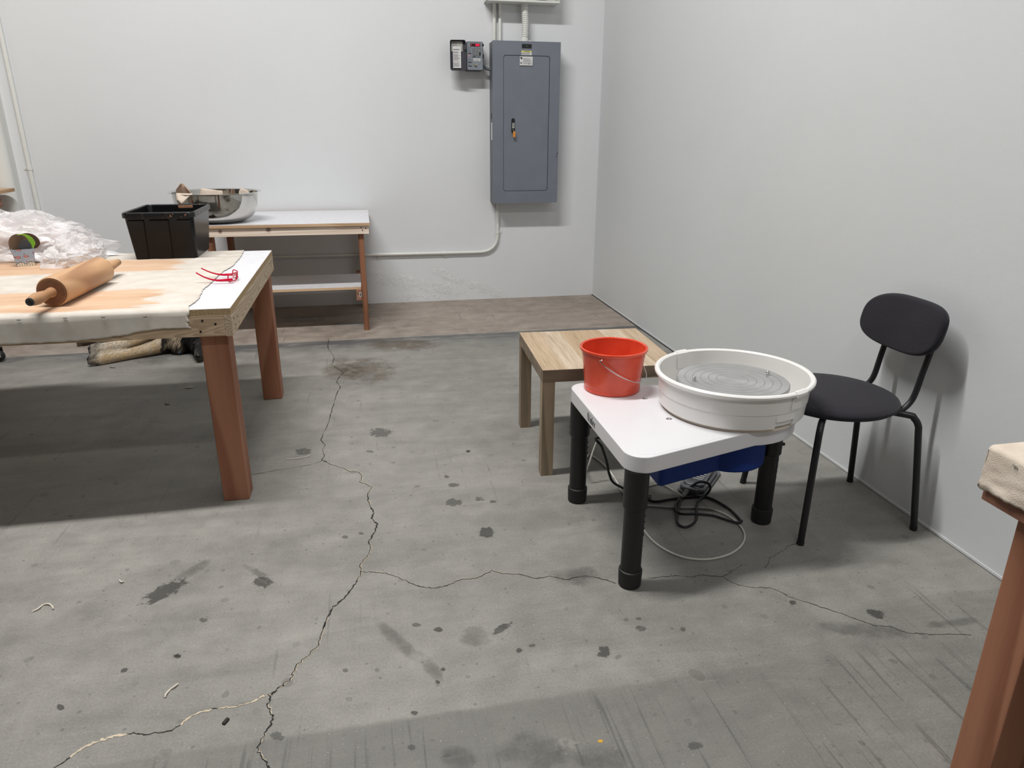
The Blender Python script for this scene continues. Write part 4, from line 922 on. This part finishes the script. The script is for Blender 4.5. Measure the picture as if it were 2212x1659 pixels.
for x, y in ((.730, 1.745), (.722, 2.285), (1.325, 2.012)):
    b = MB(); b.lathe([(0, .393), (.0365, .393), (.0365, .272), (.033, .268), (.0315, .268)], x, y, 40)
    for k in range(4): b.lathe([(0, 0), (.0035, 0), (.0035, .0014), (0, .0014)], seg=10, m=1, M=frame((x + .0308, y - .006, .26 - .022 * k - .02), (0, 1, 0), (0, 0, 1)))
    lg = b.done('leg', [M['legblk'], M['screw']], pw)
    b = MB(); b.lathe([(.031, .27), (.031, .05)], x, y, 40); b.done('leg_extension', M['legblk'], lg)
    b = MB(); b.lathe([(.0315, .058), (.0355, .056), (.0362, .052), (.0345, .004), (.032, 0), (0, 0)], x, y, 40); b.done('foot_cap', M['rubber'], lg)
    b = MB(); b.tube([(x + .034, y - .006, .300), (x + .046, y - .007, .300)], .0055, 12); b.done('clamp_knob', M['black'], lg)
b = MB(); b.prism(outline(.0, .853, .168, .014, .128, .297), .258, .393, .012, seg=4); b.done('motor_housing', M['blue'], pw)
# pan
b = MB(); b.lathe([(.19, WZ + .001), (.222, WZ + .001), (.222, WZ + .010), (.19, WZ + .012)], *WC, 80); b.done('pan_seal', M['cream'], pw)
RZ = .568; wall = [(.2255, WZ + .013), (.229, WZ + .011), (.2325, WZ + .014), (.236, WZ + .06), (.2385, WZ + .062), (.241, RZ - .012), (.250, RZ - .010), (.2545, RZ - .004), (.2545, RZ + .002), (.250, RZ + .006), (.243, RZ + .0065), (.2375, RZ + .002), (.235, WZ + .062), (.228, WZ + .018), (.224, WZ + .0155), (.12, WZ + .014)]
def ang(px, py): p = at(px, py, z=RZ); return math.atan2(p.y - WC[1], p.x - WC[0])
a_l, a_r = ang(1462, 760), ang(1733, 851)
a_r2 = a_r - .03
b = MB(); b.lathe(wall, *WC, 72, a0=a_r + .02, a1=a_l, thick=True); b.done('splash_pan', M['pan'], pw)
a_n = a_r - .30
b = MB(); b.lathe(wall, *WC, 72, a0=a_l, a1=a_n + 2 * pi, thick=True)
up_ = [(.2365, WZ + .036)] + wall[3:12] + [(.2315, WZ + .036), (.2365, WZ + .036)]
b.lathe(up_, *WC, 14, a0=a_n + 2 * pi, a1=a_r + .02 + 2 * pi, thick=True); b.lathe(wall[-4:] + [(.12, WZ + .012), (.2255, WZ + .013)], *WC, 14, a0=a_n + 2 * pi, a1=a_r + .02 + 2 * pi); b.done('splash_pan', M['pan'], pw)
for a0 in (a_l - .11, a_r - .10):
    b = MB(); b.lathe([(.2395, WZ + .05 + .02), (.2425, WZ + .05 + .02), (.2445, RZ - .015), (.2555, RZ - .012), (.2585, RZ - .004), (.2585, RZ + .003), (.251, RZ + .0095), (.243, RZ + .0095), (.2345, RZ + .002), (.2315, WZ + .07), (.2335, WZ + .07)], *WC, 14, a0=a0, a1=a0 + .20, thick=True); b.done('pan_clip', M['pan'], pw)
HZ = .542
b = MB(); b.lathe([(0, HZ), (.1785, HZ), (.1805, HZ - .002), (.1805, HZ - .011), (.178, HZ - .013), (.03, HZ - .014), (.03, WZ + .012)], 0, 0, 96)
wh = b.done('wheel_head', M['alu'], pw, org=(0, 0, HZ)); wh.location = Vector((*WC, HZ)) - Vector((1.0, 2.03, 0))
for s_, dx in ((-1, -.132), (1, .1385)):
    b = MB(); b.lathe([(0, .016), (.004, .016), (.0058, .014), (.0058, .009), (.0045, .008), (.006, .0065), (.006, 0), (0, 0)], dx, .008 if s_ < 0 else .018, 16); o = b.done('bat_pin', M['chrome'], wh, org=(0, 0, 0))

# ------------------------------------------------------------------ orange bucket
bk = thing('bucket', 'orange plastic bucket with wire handle on the potter wheel table', 'bucket', (.832, 2.276, WZ + .0007))
Z0 = WZ + .0012; BKC = (.832, 2.276)
b = MB(); b.lathe([(0, Z0), (.0965, Z0), (.0995, Z0 + .003), (.1000, Z0 + .015), (.0985, Z0 + .018), (.1085, Z0 + .120), (.1105, Z0 + .126), (.1125, Z0 + .143), (.1180, Z0 + .146), (.1195, Z0 + .150), (.1190, Z0 + .155), (.1150, Z0 + .157), (.1105, Z0 + .154), (.1090, Z0 + .127), (.1065, Z0 + .120), (.096, Z0 + .016), (.094, Z0 + .004), (0, Z0 + .004)], *BKC, 80)
b.done('body', M['bucket'], bk)
pa = (at(1298, 772, Y=2.185), None)
ah = math.atan2(2.185 - BKC[1], .752 - BKC[0]); P = []
h1 = Vector((BKC[0] + .115 * cos(ah), BKC[1] + .115 * sin(ah), Z0 + .132)); h2 = Vector((BKC[0] - .115 * cos(ah), BKC[1] - .115 * sin(ah), Z0 + .132))
dn = (Vector((cos(ah + pi / 2), sin(ah + pi / 2), 0)))
if dn.y > 0: dn = -dn
pts = [h1 + Vector((.006 * cos(ah), .006 * sin(ah), .002)), h1 + Vector((.001, 0, .004)) + dn * .002]
for i in range(13):
    t_ = pi * (i / 12); pts.append(Vector((BKC[0], BKC[1], 0)) + Vector((cos(ah), sin(ah), 0)) * .119 * cos(t_) + dn * (.119 * sin(t_)) + Vector((0, 0, Z0 + .130 - .082 * sin(t_) - .0 )))
pts += [h2]
b = MB(); b.tube(pts[1:], .0017, 8, smooth=4); b.tube([h1 - Vector((cos(ah), sin(ah), 0)) * .006, pts[1]], .0017, 8); b.done('wire_handle', M['chrome'], bk)

# ------------------------------------------------------------------ pedal and cables under the wheel
fp_ = thing('foot_pedal', 'grey foot pedal on the floor under the potter wheel', 'foot pedal', (1.24, 2.33, 0), rotz=rad(48), world=False)
b = MB(); b.prism(rrect(-.13, .13, -.055, .055, .03, 6), 0, .012, .003); b.prism(rrect(-.12, .10, -.048, .048, .02, 6), .012, .03, .006); b.box(-.13, -.06, -.03, .03, .006, .032, .006); b.done('base', M['pedal'], fp_)
b = MB(); b.prism(rrect(-.10, .09, -.04, .04, .02, 6), 0, .012, .004, M=Matrix.Translation((0, 0, .036)) @ Matrix.Rotation(rad(-7), 4, 'Y'))
for i in range(9): b.box(-.07 + i * .016, -.064 + i * .016, -.03, .03, .0475 - .0, .0505, .001, M=Matrix.Rotation(rad(-1), 4, 'Y'), m=1)
b.done('treadle', [M['pedal'], M['pedal_lt']], fp_)
b = MB(); b.lathe([(0, .040), (.011, .040), (.011, .045), (0, .046)], .112, 0, 20); b.done('adjuster_knob', M['pedal_lt'], fp_)
b = MB(); n = 40; b.tube([(-.13 - .0012 * i, .012, .018) for i in range(n)], [.0085 - .003 * i / n + .0013 * sin(i * 1.6) for i in range(n)], 12); b.done('strain_relief', M['pedal_lt'], fp_)
def F(pl, z): return [at(x, y, z=z) for x, y in pl]
def cable(name, label, pts, r, mat, cat='cable'):
    b = MB(); b.tube(pts, r, 10, smooth=6); o = b.done(name, mat); place(o, pts[0]); return tag(o, label, cat)
px = lambda l: [(1200 + x / 4.148, 900 + y / 4.148) for x, y in l]
k = math.cos(rad(48)); e0 = Vector((1.24, 2.33, .016)) + Matrix.Rotation(rad(48), 3, 'Z') @ Vector((-.178, .012, 0))
cable('pedal_cable', 'long pale pedal cable looped on the floor around the front wheel leg', [e0] + F(px([(960, 608), (830, 622), (720, 650)]), .006) + F(px([(640, 700), (640, 770), (720, 800), (860, 800), (1060, 815), (1300, 818), (1420, 835), (1540, 885), (1640, 960), (1690, 1040), (1690, 1110), (1640, 1180), (1540, 1240), (1400, 1275), (1260, 1278), (1120, 1252), (980, 1190), (870, 1110), (790, 1010), (760, 930), (740, 860)]), .0045) + F(px([(700, 780), (640, 720), (590, 660), (540, 570), (470, 470), (380, 385), (290, 345)]), .005) + [Vector((.80, 2.42, .05)), Vector((.84, 2.42, .18)), Vector((.90, 2.36, .30)), Vector((.95, 2.25, .34)), Vector((.97, 2.12, .34)), Vector((.98, 2.05, .33))], .0036, M['cable_w'])
blk = F(px([(1660, 930), (1560, 830), (1420, 745), (1310, 715), (1180, 722), (1040, 738), (900, 760), (835, 745)]), .006)
loop = F(px([(830, 742), (740, 700), (650, 660)]), .006) + [at(*px([(575, 625)])[0], z=.03), at(*px([(510, 580)])[0], z=.09), at(*px([(478, 500)])[0], z=.14), at(*px([(455, 390)])[0], z=.20), at(*px([(415, 270)])[0], z=.28), at(*px([(385, 190)])[0], z=.33), Vector((.86, 2.0, .352)), Vector((.90, 2.0, .350))]
tail = F(px([(1660, 930), (1655, 950), (1600, 945), (1500, 915), (1400, 885), (1260, 873), (1120, 870), (1075, 830), (1085, 770), (1150, 690)]), .012)
tail += [at(*px([(1210, 630)])[0], z=.03), at(*px([(1290, 585)])[0], z=.05), at(*px([(1370, 600)])[0], z=.045), at(*px([(1385, 650)])[0], z=.03)] + F(px([(1340, 710), (1290, 740), (1265, 800), (1265, 900), (1230, 960), (1160, 990), (1100, 960), (1092, 880), (1130, 700)]), .008)
cable('power_cord', 'black power cord tangled on the floor under the potter wheel', loop[::-1] + blk[::-1] + tail, .0047, M['rubber'], 'cord')

# ------------------------------------------------------------------ chair
ch = thing('dining_chair', 'black upholstered chair with round seat and steel legs against the right wall', 'chair', (1.60, 2.05, 0))
SC = (1.565, 2.066)
b = MB(); pr = [(0, .424), (.19, .424), (.208, .428), (.218, .436), (.2215, .444), (.217, .452), (.200, .459), (.15, .464), (.07, .466), (0, .466)]
b.lathe(pr, 0, 0, 72, M=Matrix.Translation((*SC, 0)) @ Matrix.Diagonal((1, 1.0, 1, 1))); b.done('seat', M['fabric'], ch, smooth=60)
# backrest: superellipse cushion curved slightly around the sitter
bm = bmesh.new(); N, Rr = 64, 12; BCY, BCZ, hw, hh = 2.037, .700, .186, .092
def se(t_, k): return math.copysign(abs(cos(t_)) ** k, cos(t_)), math.copysign(abs(sin(t_)) ** k, sin(t_))
rings = []
for q in range(Rr + 1):
    a = -pi / 2 + pi * q / Rr; sc_ = 1 - .028 * (1 - cos(a)) - (0 if 0 < q < Rr else .0); dx = .017 * sin(a); ring = []
    inset = .013 * (1 - cos(a))
    for i in range(N):
        tt = 2 * pi * i / N; kk = .58 if (cos(tt) < 0 and sin(tt) > 0) else .74; cx_, sz = se(tt, kk); y = cx_ * (hw - inset); z = sz * (hh - inset)
        z -= .006 * cx_ * abs(cx_)
        ring.append(bm.verts.new((1.783 + dx + .20 * z - .45 * y * y, BCY + y, BCZ + z)))
    rings.append(ring)
for a, c in zip(rings[:-1], rings[1:]):
    for i in range(N): bm.faces.new((a[i], a[(i + 1) % N], c[(i + 1) % N], c[i]))
for ring, s_ in ((rings[0], -1), (rings[-1], 1)):
    cen = bm.verts.new((1.783 + s_ * .019, BCY, BCZ))
    inner = [bm.verts.new(v_.co.lerp(cen.co, .45) + Vector((s_ * .004, 0, 0))) for v_ in ring]
    for i in range(N):
        j = (i + 1) % N; bm.faces.new((ring[i], ring[j], inner[j], inner[i])); bm.faces.new((inner[i], inner[j], cen))
bmesh.ops.recalc_face_normals(bm, faces=bm.faces)
b = MB(); b.bm.free(); b.bm = bm; b.done('backrest', M['fabric'], ch, smooth=180)
feet = ((1.376, 1.845), (1.821, 1.854), (1.836, 2.224), (1.409, 2.294))
for fx_, fy_ in feet:
    f_ = Vector((fx_, fy_, 0)); d = (Vector((*SC, 0)) - f_); d.z = 0; dl = d.length; d.normalize()
    top = f_ + d * .045
    P = [f_ + Vector((0, 0, .006)), f_ + d * .022 + Vector((0, 0, .18)), top + Vector((0, 0, .350)), top + d * .006 + Vector((0, 0, .385)), top + d * .022 + Vector((0, 0, .408)), top + d * .05 + Vector((0, 0, .417)), f_ + d * (dl - .02) + Vector((0, 0, .417))]
    b = MB(); b.tube(P, .0112, 14, smooth=5); lg = b.done('leg', M['chairleg'], ch)
    b = MB(); b.tube([f_, f_ + d * .001 + Vector((0, 0, .014))], .0122, 14); b.done('foot_cap', M['rubber'], lg)
for y0, y1 in ((1.93, 1.930), (2.14, 2.135)):
    P = [(1.55, y0 + .02 * (2.03 - y0), .418), (1.68, y0, .418), (1.735, y0, .425), (1.765, y0, .445), (1.783, y1, .48), (1.797, y1, .56), (1.812, y1, .64), (1.826, y1, .72)]
    b = MB(); b.tube(P, .0100, 14, smooth=5); b.done('back_post', M['chairleg'], ch)

# ------------------------------------------------------------------ canvas table at right
rt = thing('canvas_table', 'wooden table with stapled canvas top cut off at the right edge', 'table', (1.14, 1.03, 0))
x0, y1_, z1_ = 1.143, 1.030, .750
b = MB(); b.box(x0 + .004, 1.86, -.5, y1_ - .004, z1_ - .022, z1_ - .003, .001); b.done('tabletop', M['chip'], rt)
b = MB(); b.box(x0 + .005, x0 + .043, -.5, y1_ - .004, z1_ - .112, z1_ - .0225, .001); b.done('apron_board', M['fir_y'], rt)
b = MB(); b.box(x0 + .044, 1.86, y1_ - .042, y1_ - .004, z1_ - .112, z1_ - .0225, .001); b.done('apron_board', M['fir_x'], rt)
for x, y in ((1.172, .878), (1.172, -.46), (1.765, .878), (1.765, -.46)):
    b = MB(); b.box(x, x + .089, y, y + .086, 0, z1_ - .113, .006); b.done('leg', M['fir'], rt)
bm = bmesh.new(); rows = []; NY = 160
prof2 = [('t', 1.86 - i * (1.86 - x0 - .012) / 40) for i in range(41)] + [('c', k_) for k_ in range(1, 6)] + [('d', k_) for k_ in range(1, 17)]
for kind, p in prof2:
    row = []
    for j in range(NY + 1):
        y = y1_ - (y1_ + .5) * (j / NY) ** 1.5
        if kind == 't': q = (p, y, z1_ + .0008 * noise.noise(Vector((p * 12, y * 12, 0))))
        elif kind == 'c': a = p / 6 * pi / 2; q = (x0 + .012 - .012 * sin(a), y, z1_ - .012 * (1 - cos(a)))
        else:
            zl = .664 + .010 * noise.noise(Vector((y * 14, 5, 0))) + .004 * noise.noise(Vector((y * 70, 2, 0))); t_ = p / 16
            q = (x0 - .002 * t_ - .003 * t_ * (1 + noise.noise(Vector((y * 11, t_ * 2.2, 3)))) + .006 * noise.noise(Vector((y * 20, t_ * 4, 8))) * t_, y + .004 * noise.noise(Vector((t_ * 3, 1, 1))) * (1 if j == 0 else 0), z1_ - .012 + (zl - z1_ + .012) * t_)
        row.append(bm.verts.new(q))
    rows.append(row)
for a, c in zip(rows[:-1], rows[1:]):
    for j in range(NY): bm.faces.new((a[j], a[j + 1], c[j + 1], c[j]))
# far edge folded down
fr_ = []
for k_ in range(0, 9):
    fr_.append([bm.verts.new((v_.co.x, y1_ + .002 * k_ / 8 + .003, v_.co.z - .07 * k_ / 8)) for v_ in [r_[0] for r_ in rows[:46]]])
prev = [r_[0] for r_ in rows[:46]]
for ring in fr_:
    for i in range(45): bm.faces.new((prev[i], prev[i + 1], ring[i + 1], ring[i]))
    prev = ring
bmesh.ops.recalc_face_normals(bm, faces=bm.faces)
b = MB(); b.bm.free(); b.bm = bm; cc = b.done('canvas_cover', M['canvas2'], rt, smooth=70)
s_ = cc.modifiers.new('thick', 'SOLIDIFY'); s_.thickness = .002
p = at(2191, 1006, X=x0 - .004); b = MB(); b.box(x0 - .0045, x0 - .0015, p.y - .0045, p.y + .0045, p.z - .0007, p.z + .0007, .0003); b.done('staple', M['steelpin'], cc)

# ------------------------------------------------------------------ things lying on the floor
def shaving(label, pts, r):
    b = MB(); b.tube([at(x, y, z=.002 + .003 * (i % 2)) for i, (x, y) in enumerate(pts)], r, 8, smooth=5); o = b.done('clay_shaving', M['sliver']); place(o, at(*pts[0], z=.002)); tag(o, label, 'shaving', 'pale shavings on the floor')
shaving('curled pale shaving alone on the floor at the left', [(70, 1321), (83, 1314), (92, 1307), (104, 1304), (112, 1309), (115, 1315)], .0022)
shaving('bent pale shaving left of the crack where it forks near the bottom', [(357, 1506), (358, 1500), (366, 1491), (376, 1483), (385, 1477)], .0022)
shaving('long thin straight pale sliver right of the near work table leg', [(618, 992), (640, 990), (660, 987), (669, 984)], .0014)
shaving('tiny pale curl on the floor above the long dark stain at left', [(258, 1253), (262, 1257), (267, 1256)], .002)
shaving('small pale wood chip under the work table near its leg', [(400, 838), (408, 837), (418, 836)], .004)
def nail(label, p, q, name='nail', mat='screw', r=.0016):
    a, c = at(*p, z=.002), at(*q, z=.002); b = MB(); b.tube([a, c], r, 8); b.tube([a, a.lerp(c, .06)], r * 2.2, 8); o = b.done(name, M[mat]); place(o, a); tag(o, label, 'nail')
nail('small dark nail in the shadow under the work table', (357, 873), (366, 874))
nail('dark nail on the lit floor in front of the dog paws', (238, 794), (249, 794.5))
o = MB().box(-.004, .004, -.009, .009, 0, .006, .001).done('debris_bit', M['screw']); o.location = at(488, 1560, z=0); o.rotation_euler = (0, 0, -.5); tag(o, 'small dark crumb on the floor beneath the forked crack', 'debris')
# black castor at the left edge
cs = thing('castor', 'black wheel with grey metal bracket on the floor at left edge', 'castor', (-2.2, 4.56, 0))
b = MB(); b.lathe([(0, -.014), (.03, -.014), (.036, -.010), (.036, .010), (.03, .014), (0, .014)], seg=28, M=Matrix.Translation((-2.19, 4.58, .036)) @ Matrix.Rotation(pi / 2, 4, 'X')); b.done('wheel', M['rubber'], cs)
b = MB(); b.box(-2.225, -2.15, 4.562, 4.598, .094, .099, .001); b.box(-2.205, -2.165, 4.560, 4.563, .030, .095, .001); b.box(-2.205, -2.165, 4.597, 4.600, .030, .095, .001); b.box(-2.2, -2.18, 4.565, 4.595, .099, .11, .002); b.done('bracket', M['steelpin'], cs)

# ------------------------------------------------------------------ dog asleep on its side
def dogmesh():
    bm = bmesh.new()
    def cap(p, q, r0, r1, sq=1.0):
        p, q = Vector(p), Vector(q); n = max(2, int((q - p).length / (min(r0, r1) * .45)) + 1)
        for i in range(n + 1):
            t_ = i / n; bmesh.ops.create_icosphere(bm, subdivisions=2, radius=r0 + (r1 - r0) * t_, matrix=Matrix.Translation(p.lerp(q, t_)))
    def chain(*a):
        for (p, r0), (q, r1) in zip(a[:-1], a[1:]): cap(p, q, r0, r1)
    # trunk, back towards the bench, belly towards the table
    chain(((-1.14, 4.66, .115), .105), ((-1.22, 4.80, .135), .130), ((-1.30, 4.98, .130), .125), ((-1.38, 5.14, .115), .110), ((-1.44, 5.26, .100), .095))
    chain(((-1.165, 4.585, .078), .080), ((-1.23, 4.70, .10), .105), ((-1.31, 4.88, .10), .10))
    # neck and head, muzzle pointing at the viewer
    chain(((-1.14, 4.64, .115), .09), ((-1.07, 4.575, .105), .082), ((-1.03, 4.53, .092), .078))
    chain(((-1.025, 4.52, .088), .074), ((-1.02, 4.47, .074), .058), ((-1.018, 4.42, .052), .042), ((-1.018, 4.375, .040), .034), ((-1.018, 4.352, .036), .028))
    # fore legs, stretched to the left
    chain(((-1.19, 4.62, .09), .075), ((-1.25, 4.59, .062), .052), ((-1.33, 4.548, .043), .040), ((-1.42, 4.500, .036), .034), ((-1.49, 4.462, .033), .033), ((-1.545, 4.432, .032), .036), ((-1.585, 4.410, .030), .036))
    chain(((-1.20, 4.68, .13), .07), ((-1.29, 4.665, .115), .052), ((-1.37, 4.655, .100), .040), ((-1.43, 4.585, .084), .034), ((-1.49, 4.530, .078), .034), ((-1.55, 4.490, .078), .036), ((-1.59, 4.470, .078), .036))
    for (x, y, z) in ((-1.585, 4.410, .030), (-1.59, 4.470, .078)):
        for k_, (oy, oz) in enumerate(((.026, .012), (.010, .022), (-.010, .016), (-.022, -.004))):
            cap((x - .010, y + oy, z + oz), (x - .048 + abs(oy) * .4, y + oy * 1.15 - .012, z + oz * .8), .0165, .0150)
    # hind legs
    chain(((-1.44, 5.24, .10), .085), ((-1.52, 5.10, .085), .068), ((-1.55, 4.98, .06), .045), ((-1.66, 4.95, .045), .028), ((-1.74, 4.90, .035), .026), ((-1.81, 4.86, .028), .028))
    chain(((-1.42, 5.24, .15), .07), ((-1.54, 5.14, .14), .055), ((-1.60, 5.05, .10), .038), ((-1.70, 5.05, .07), .027), ((-1.80, 5.00, .05), .026))
    for k_ in range(4):
        o_ = (k_ - 1.5) * .014; cap((-1.81, 4.86, .028 + o_), (-1.845, 4.845, .026 + o_), .012, .011)
    chain(((-1.47, 5.32, .09), .05), ((-1.56, 5.42, .05), .045), ((-1.70, 5.48, .04), .04), ((-1.84, 5.47, .03), .025))   # tail
    # ears
    chain(((-.985, 4.555, .13), .030), ((-.945, 4.60, .15), .022), ((-.905, 4.63, .135), .010))
    chain(((-1.06, 4.565, .145), .030), ((-1.06, 4.61, .185), .020), ((-1.05, 4.64, .205), .009))
    me = bpy.data.meshes.new('dogtmp'); bm.to_mesh(me); bm.free()
    o = bpy.data.objects.new('dogtmp', me); C.objects.link(o)
    m = o.modifiers.new('r', 'REMESH'); m.mode = 'VOXEL'; m.voxel_size = .0060
    m = o.modifiers.new('s', 'SMOOTH'); m.factor = .5; m.iterations = 2
    out = bpy.data.meshes.new_from_object(o.evaluated_get(bpy.context.evaluated_depsgraph_get())); bpy.data.objects.remove(o); return out
dm = dogmesh(); dm.name = 'dog'
def furcol(p):
    tan = Vector(lin((204, 178, 142))); blk_ = Vector(lin((30, 28, 29))); gry = Vector(lin((138, 130, 120))); pale = Vector(lin((206, 196, 178)))
    n = noise.noise(p * 14) * .6 + noise.noise(p * 38) * .45
    cl = lambda v: max(0, min(1, v))
    if p.y < 4.72 and p.x < -1.27 + .03 * n and p.z < .19:      # fore legs
        c = tan.lerp(pale, cl(.2 + n + (.6 if p.z > .055 and p.x < -1.43 else 0)))
        toe = cl((-1.575 - p.x + .02 * n) / .03); c = c.lerp(gry, toe * .75)
        return c.lerp(blk_, cl(toe * (.15 + 1.3 * n) + cl((-1.626 - p.x) / .014)))
    if p.x > -1.09 + .02 * n and p.y < 4.66: return blk_.lerp(gry, cl(n * .7 - .05))    # head
    if p.x > -1.135 + .03 * n and p.y < 4.72: return blk_.lerp(gry, cl(n * .6))
    if p.y < 4.78:                                              # chest: pale ruff, dark towards the legs
        c = tan.lerp(pale, .35).lerp(gry, cl(.35 + n * .8))
        return c.lerp(blk_, cl(.12 + n * 1.2 + cl((-1.185 - p.x) / .05)))
    if p.x < -1.55: return (tan.lerp(blk_, .85) if p.x < -1.75 else tan)
    return blk_.lerp(gry, cl(.35 + n))
ca = dm.color_attributes.new('fur', 'FLOAT_COLOR', 'POINT')
for i, v_ in enumerate(dm.vertices):
    c = furcol(v_.co); ca.data[i].color = (c.x, c.y, c.z, 1)
for p_ in dm.polygons: p_.use_smooth = True
dm.materials.clear(); dm.materials.append(M['dog'])
zmin = min(v_.co.z for v_ in dm.vertices); O = Vector((-1.3, 4.75, 0))
dog = thing('dog', 'black and tan shepherd dog lying on its side on the floor behind the table', 'dog', O)
# strands of coat
vs = [v_.co.copy() for v_ in dm.vertices]; ns = [v_.normal.copy() for v_ in dm.vertices]; rng = random.Random(3)
fv, ff, fcs = [], [], []
vis = [i for i, c in enumerate(vs) if c.y < 4.95 and c.z < .27]
for i in rng.sample(vis, min(len(vis), 15000)):
    p, n = vs[i], ns[i]
    if p.x > -1.05 and p.y < 4.46: continue
    leg = p.x < -1.24 and p.y < 4.72
    flow = Vector((-1, -.45, -.25)) if leg else Vector((-.45, -.75, -.9))
    tng = (flow - n * flow.dot(n)).normalized(); ln = rng.uniform(.008, .016) if leg else rng.uniform(.022, .046)
    if p.z < .012 or p.x < -1.607: continue
    sd = n.cross(tng).normalized() * (.0009 if leg else .0013); tip = p + tng * ln + n * ln * .28; tip.z = max(tip.z, .002)
    mid = p + tng * ln * .5 + n * ln * .25; k_ = len(fv); j_ = rng.uniform(.65, 1.3); c = furcol(p) * j_
    fv += [p - sd, p + sd, mid + sd * .8, mid - sd * .8, tip]; ff += [(k_, k_ + 1, k_ + 2, k_ + 3), (k_ + 3, k_ + 2, k_ + 4)]; fcs += [(c.x, c.y, c.z, 1)] * 5
dm.transform(Matrix.Translation((-O.x, -O.y, -max(0, zmin) - 0.0)))
bo = bpy.data.objects.new('body', dm); C.objects.link(bo); bo.parent = dog
fm = bpy.data.meshes.new('coat'); fm.from_pydata([tuple(p - O) for p in fv], [], ff); ca = fm.color_attributes.new('fur', 'FLOAT_COLOR', 'POINT')
for i, c in enumerate(fcs): ca.data[i].color = c
fm.materials.append(M['dog']); fo_ = bpy.data.objects.new('coat_hair', fm); C.objects.link(fo_); fo_.parent = dog
b = MB(); bm = bmesh.new(); bmesh.ops.create_icosphere(bm, subdivisions=3, radius=.015, matrix=Matrix.Translation((-1.018, 4.326, .044)) @ Matrix.Diagonal((1.2, .8, .9, 1))); b._merge(bm); b.done('nose', M['nose'], dog)
for x in (-1.052, -.985):
    b = MB(); bm = bmesh.new(); bmesh.ops.create_icosphere(bm, subdivisions=2, radius=.009, matrix=Matrix.Translation((x, 4.425, .096))); b._merge(bm); b.done('eye', M['nose'], dog)
cr_ = [Vector((-1.10, 4.60, .105)) + Vector((.6, .75, 0)).normalized() * .094 * cos(a) + Vector((0, 0, .094)) * sin(a) for a in [i * 2 * pi / 36 for i in range(36)]]
for q in cr_: q.z = max(q.z, .006)
b = MB(); b.tube(cr_, .007, 8, closed=True, flat=1.2); co_ = b.done('collar', M['black'], dog)
b = MB(); b.lathe([(0, 0), (.007, 0), (.007, .002), (0, .002)], seg=20, M=frame((-1.165, 4.512, .022), (1, 0, 0), (0, .3, 1))); b.done('tag', M['collar'], co_)

# ------------------------------------------------------------------ light
def area(name, loc, rot, sx, sy, watts, col=(1, 1, 1)):
    l = bpy.data.lights.new(name, 'AREA'); l.shape = 'RECTANGLE'; l.size = sx; l.size_y = sy; l.energy = watts; l.color = col
    o = bpy.data.objects.new(name, l); C.objects.link(o); o.location = loc; o.rotation_euler = rot; return o
area('ceiling_tube_and_fill', (-.95, 2.45, 5.0), (0, 0, 0), 2.6, .22, 262, (1.0, .985, .965))
area('ceiling_tube_and_fill', (.3, -1.7, 5.0), (0, 0, 0), 2.6, .22, 85, (1.0, .985, .965))  # unseen lamp added behind the camera as front fill
w = bpy.data.worlds.new('world'); bpy.context.scene.world = w; w.use_nodes = True
bg = w.node_tree.nodes['Background']; bg.inputs[0].default_value = (.95, .98, 1.0, 1); bg.inputs[1].default_value = .05

for o in bpy.data.objects:
    for k_ in ('_w', '_o'):
        if k_ in o.keys(): del o[k_]
sc = bpy.context.scene
sc.view_settings.view_transform = 'Standard'; sc.view_settings.look = 'None'; sc.view_settings.gamma = 1.0; sc.view_settings.use_curve_mapping = False
sc.view_settings.exposure = 0.0
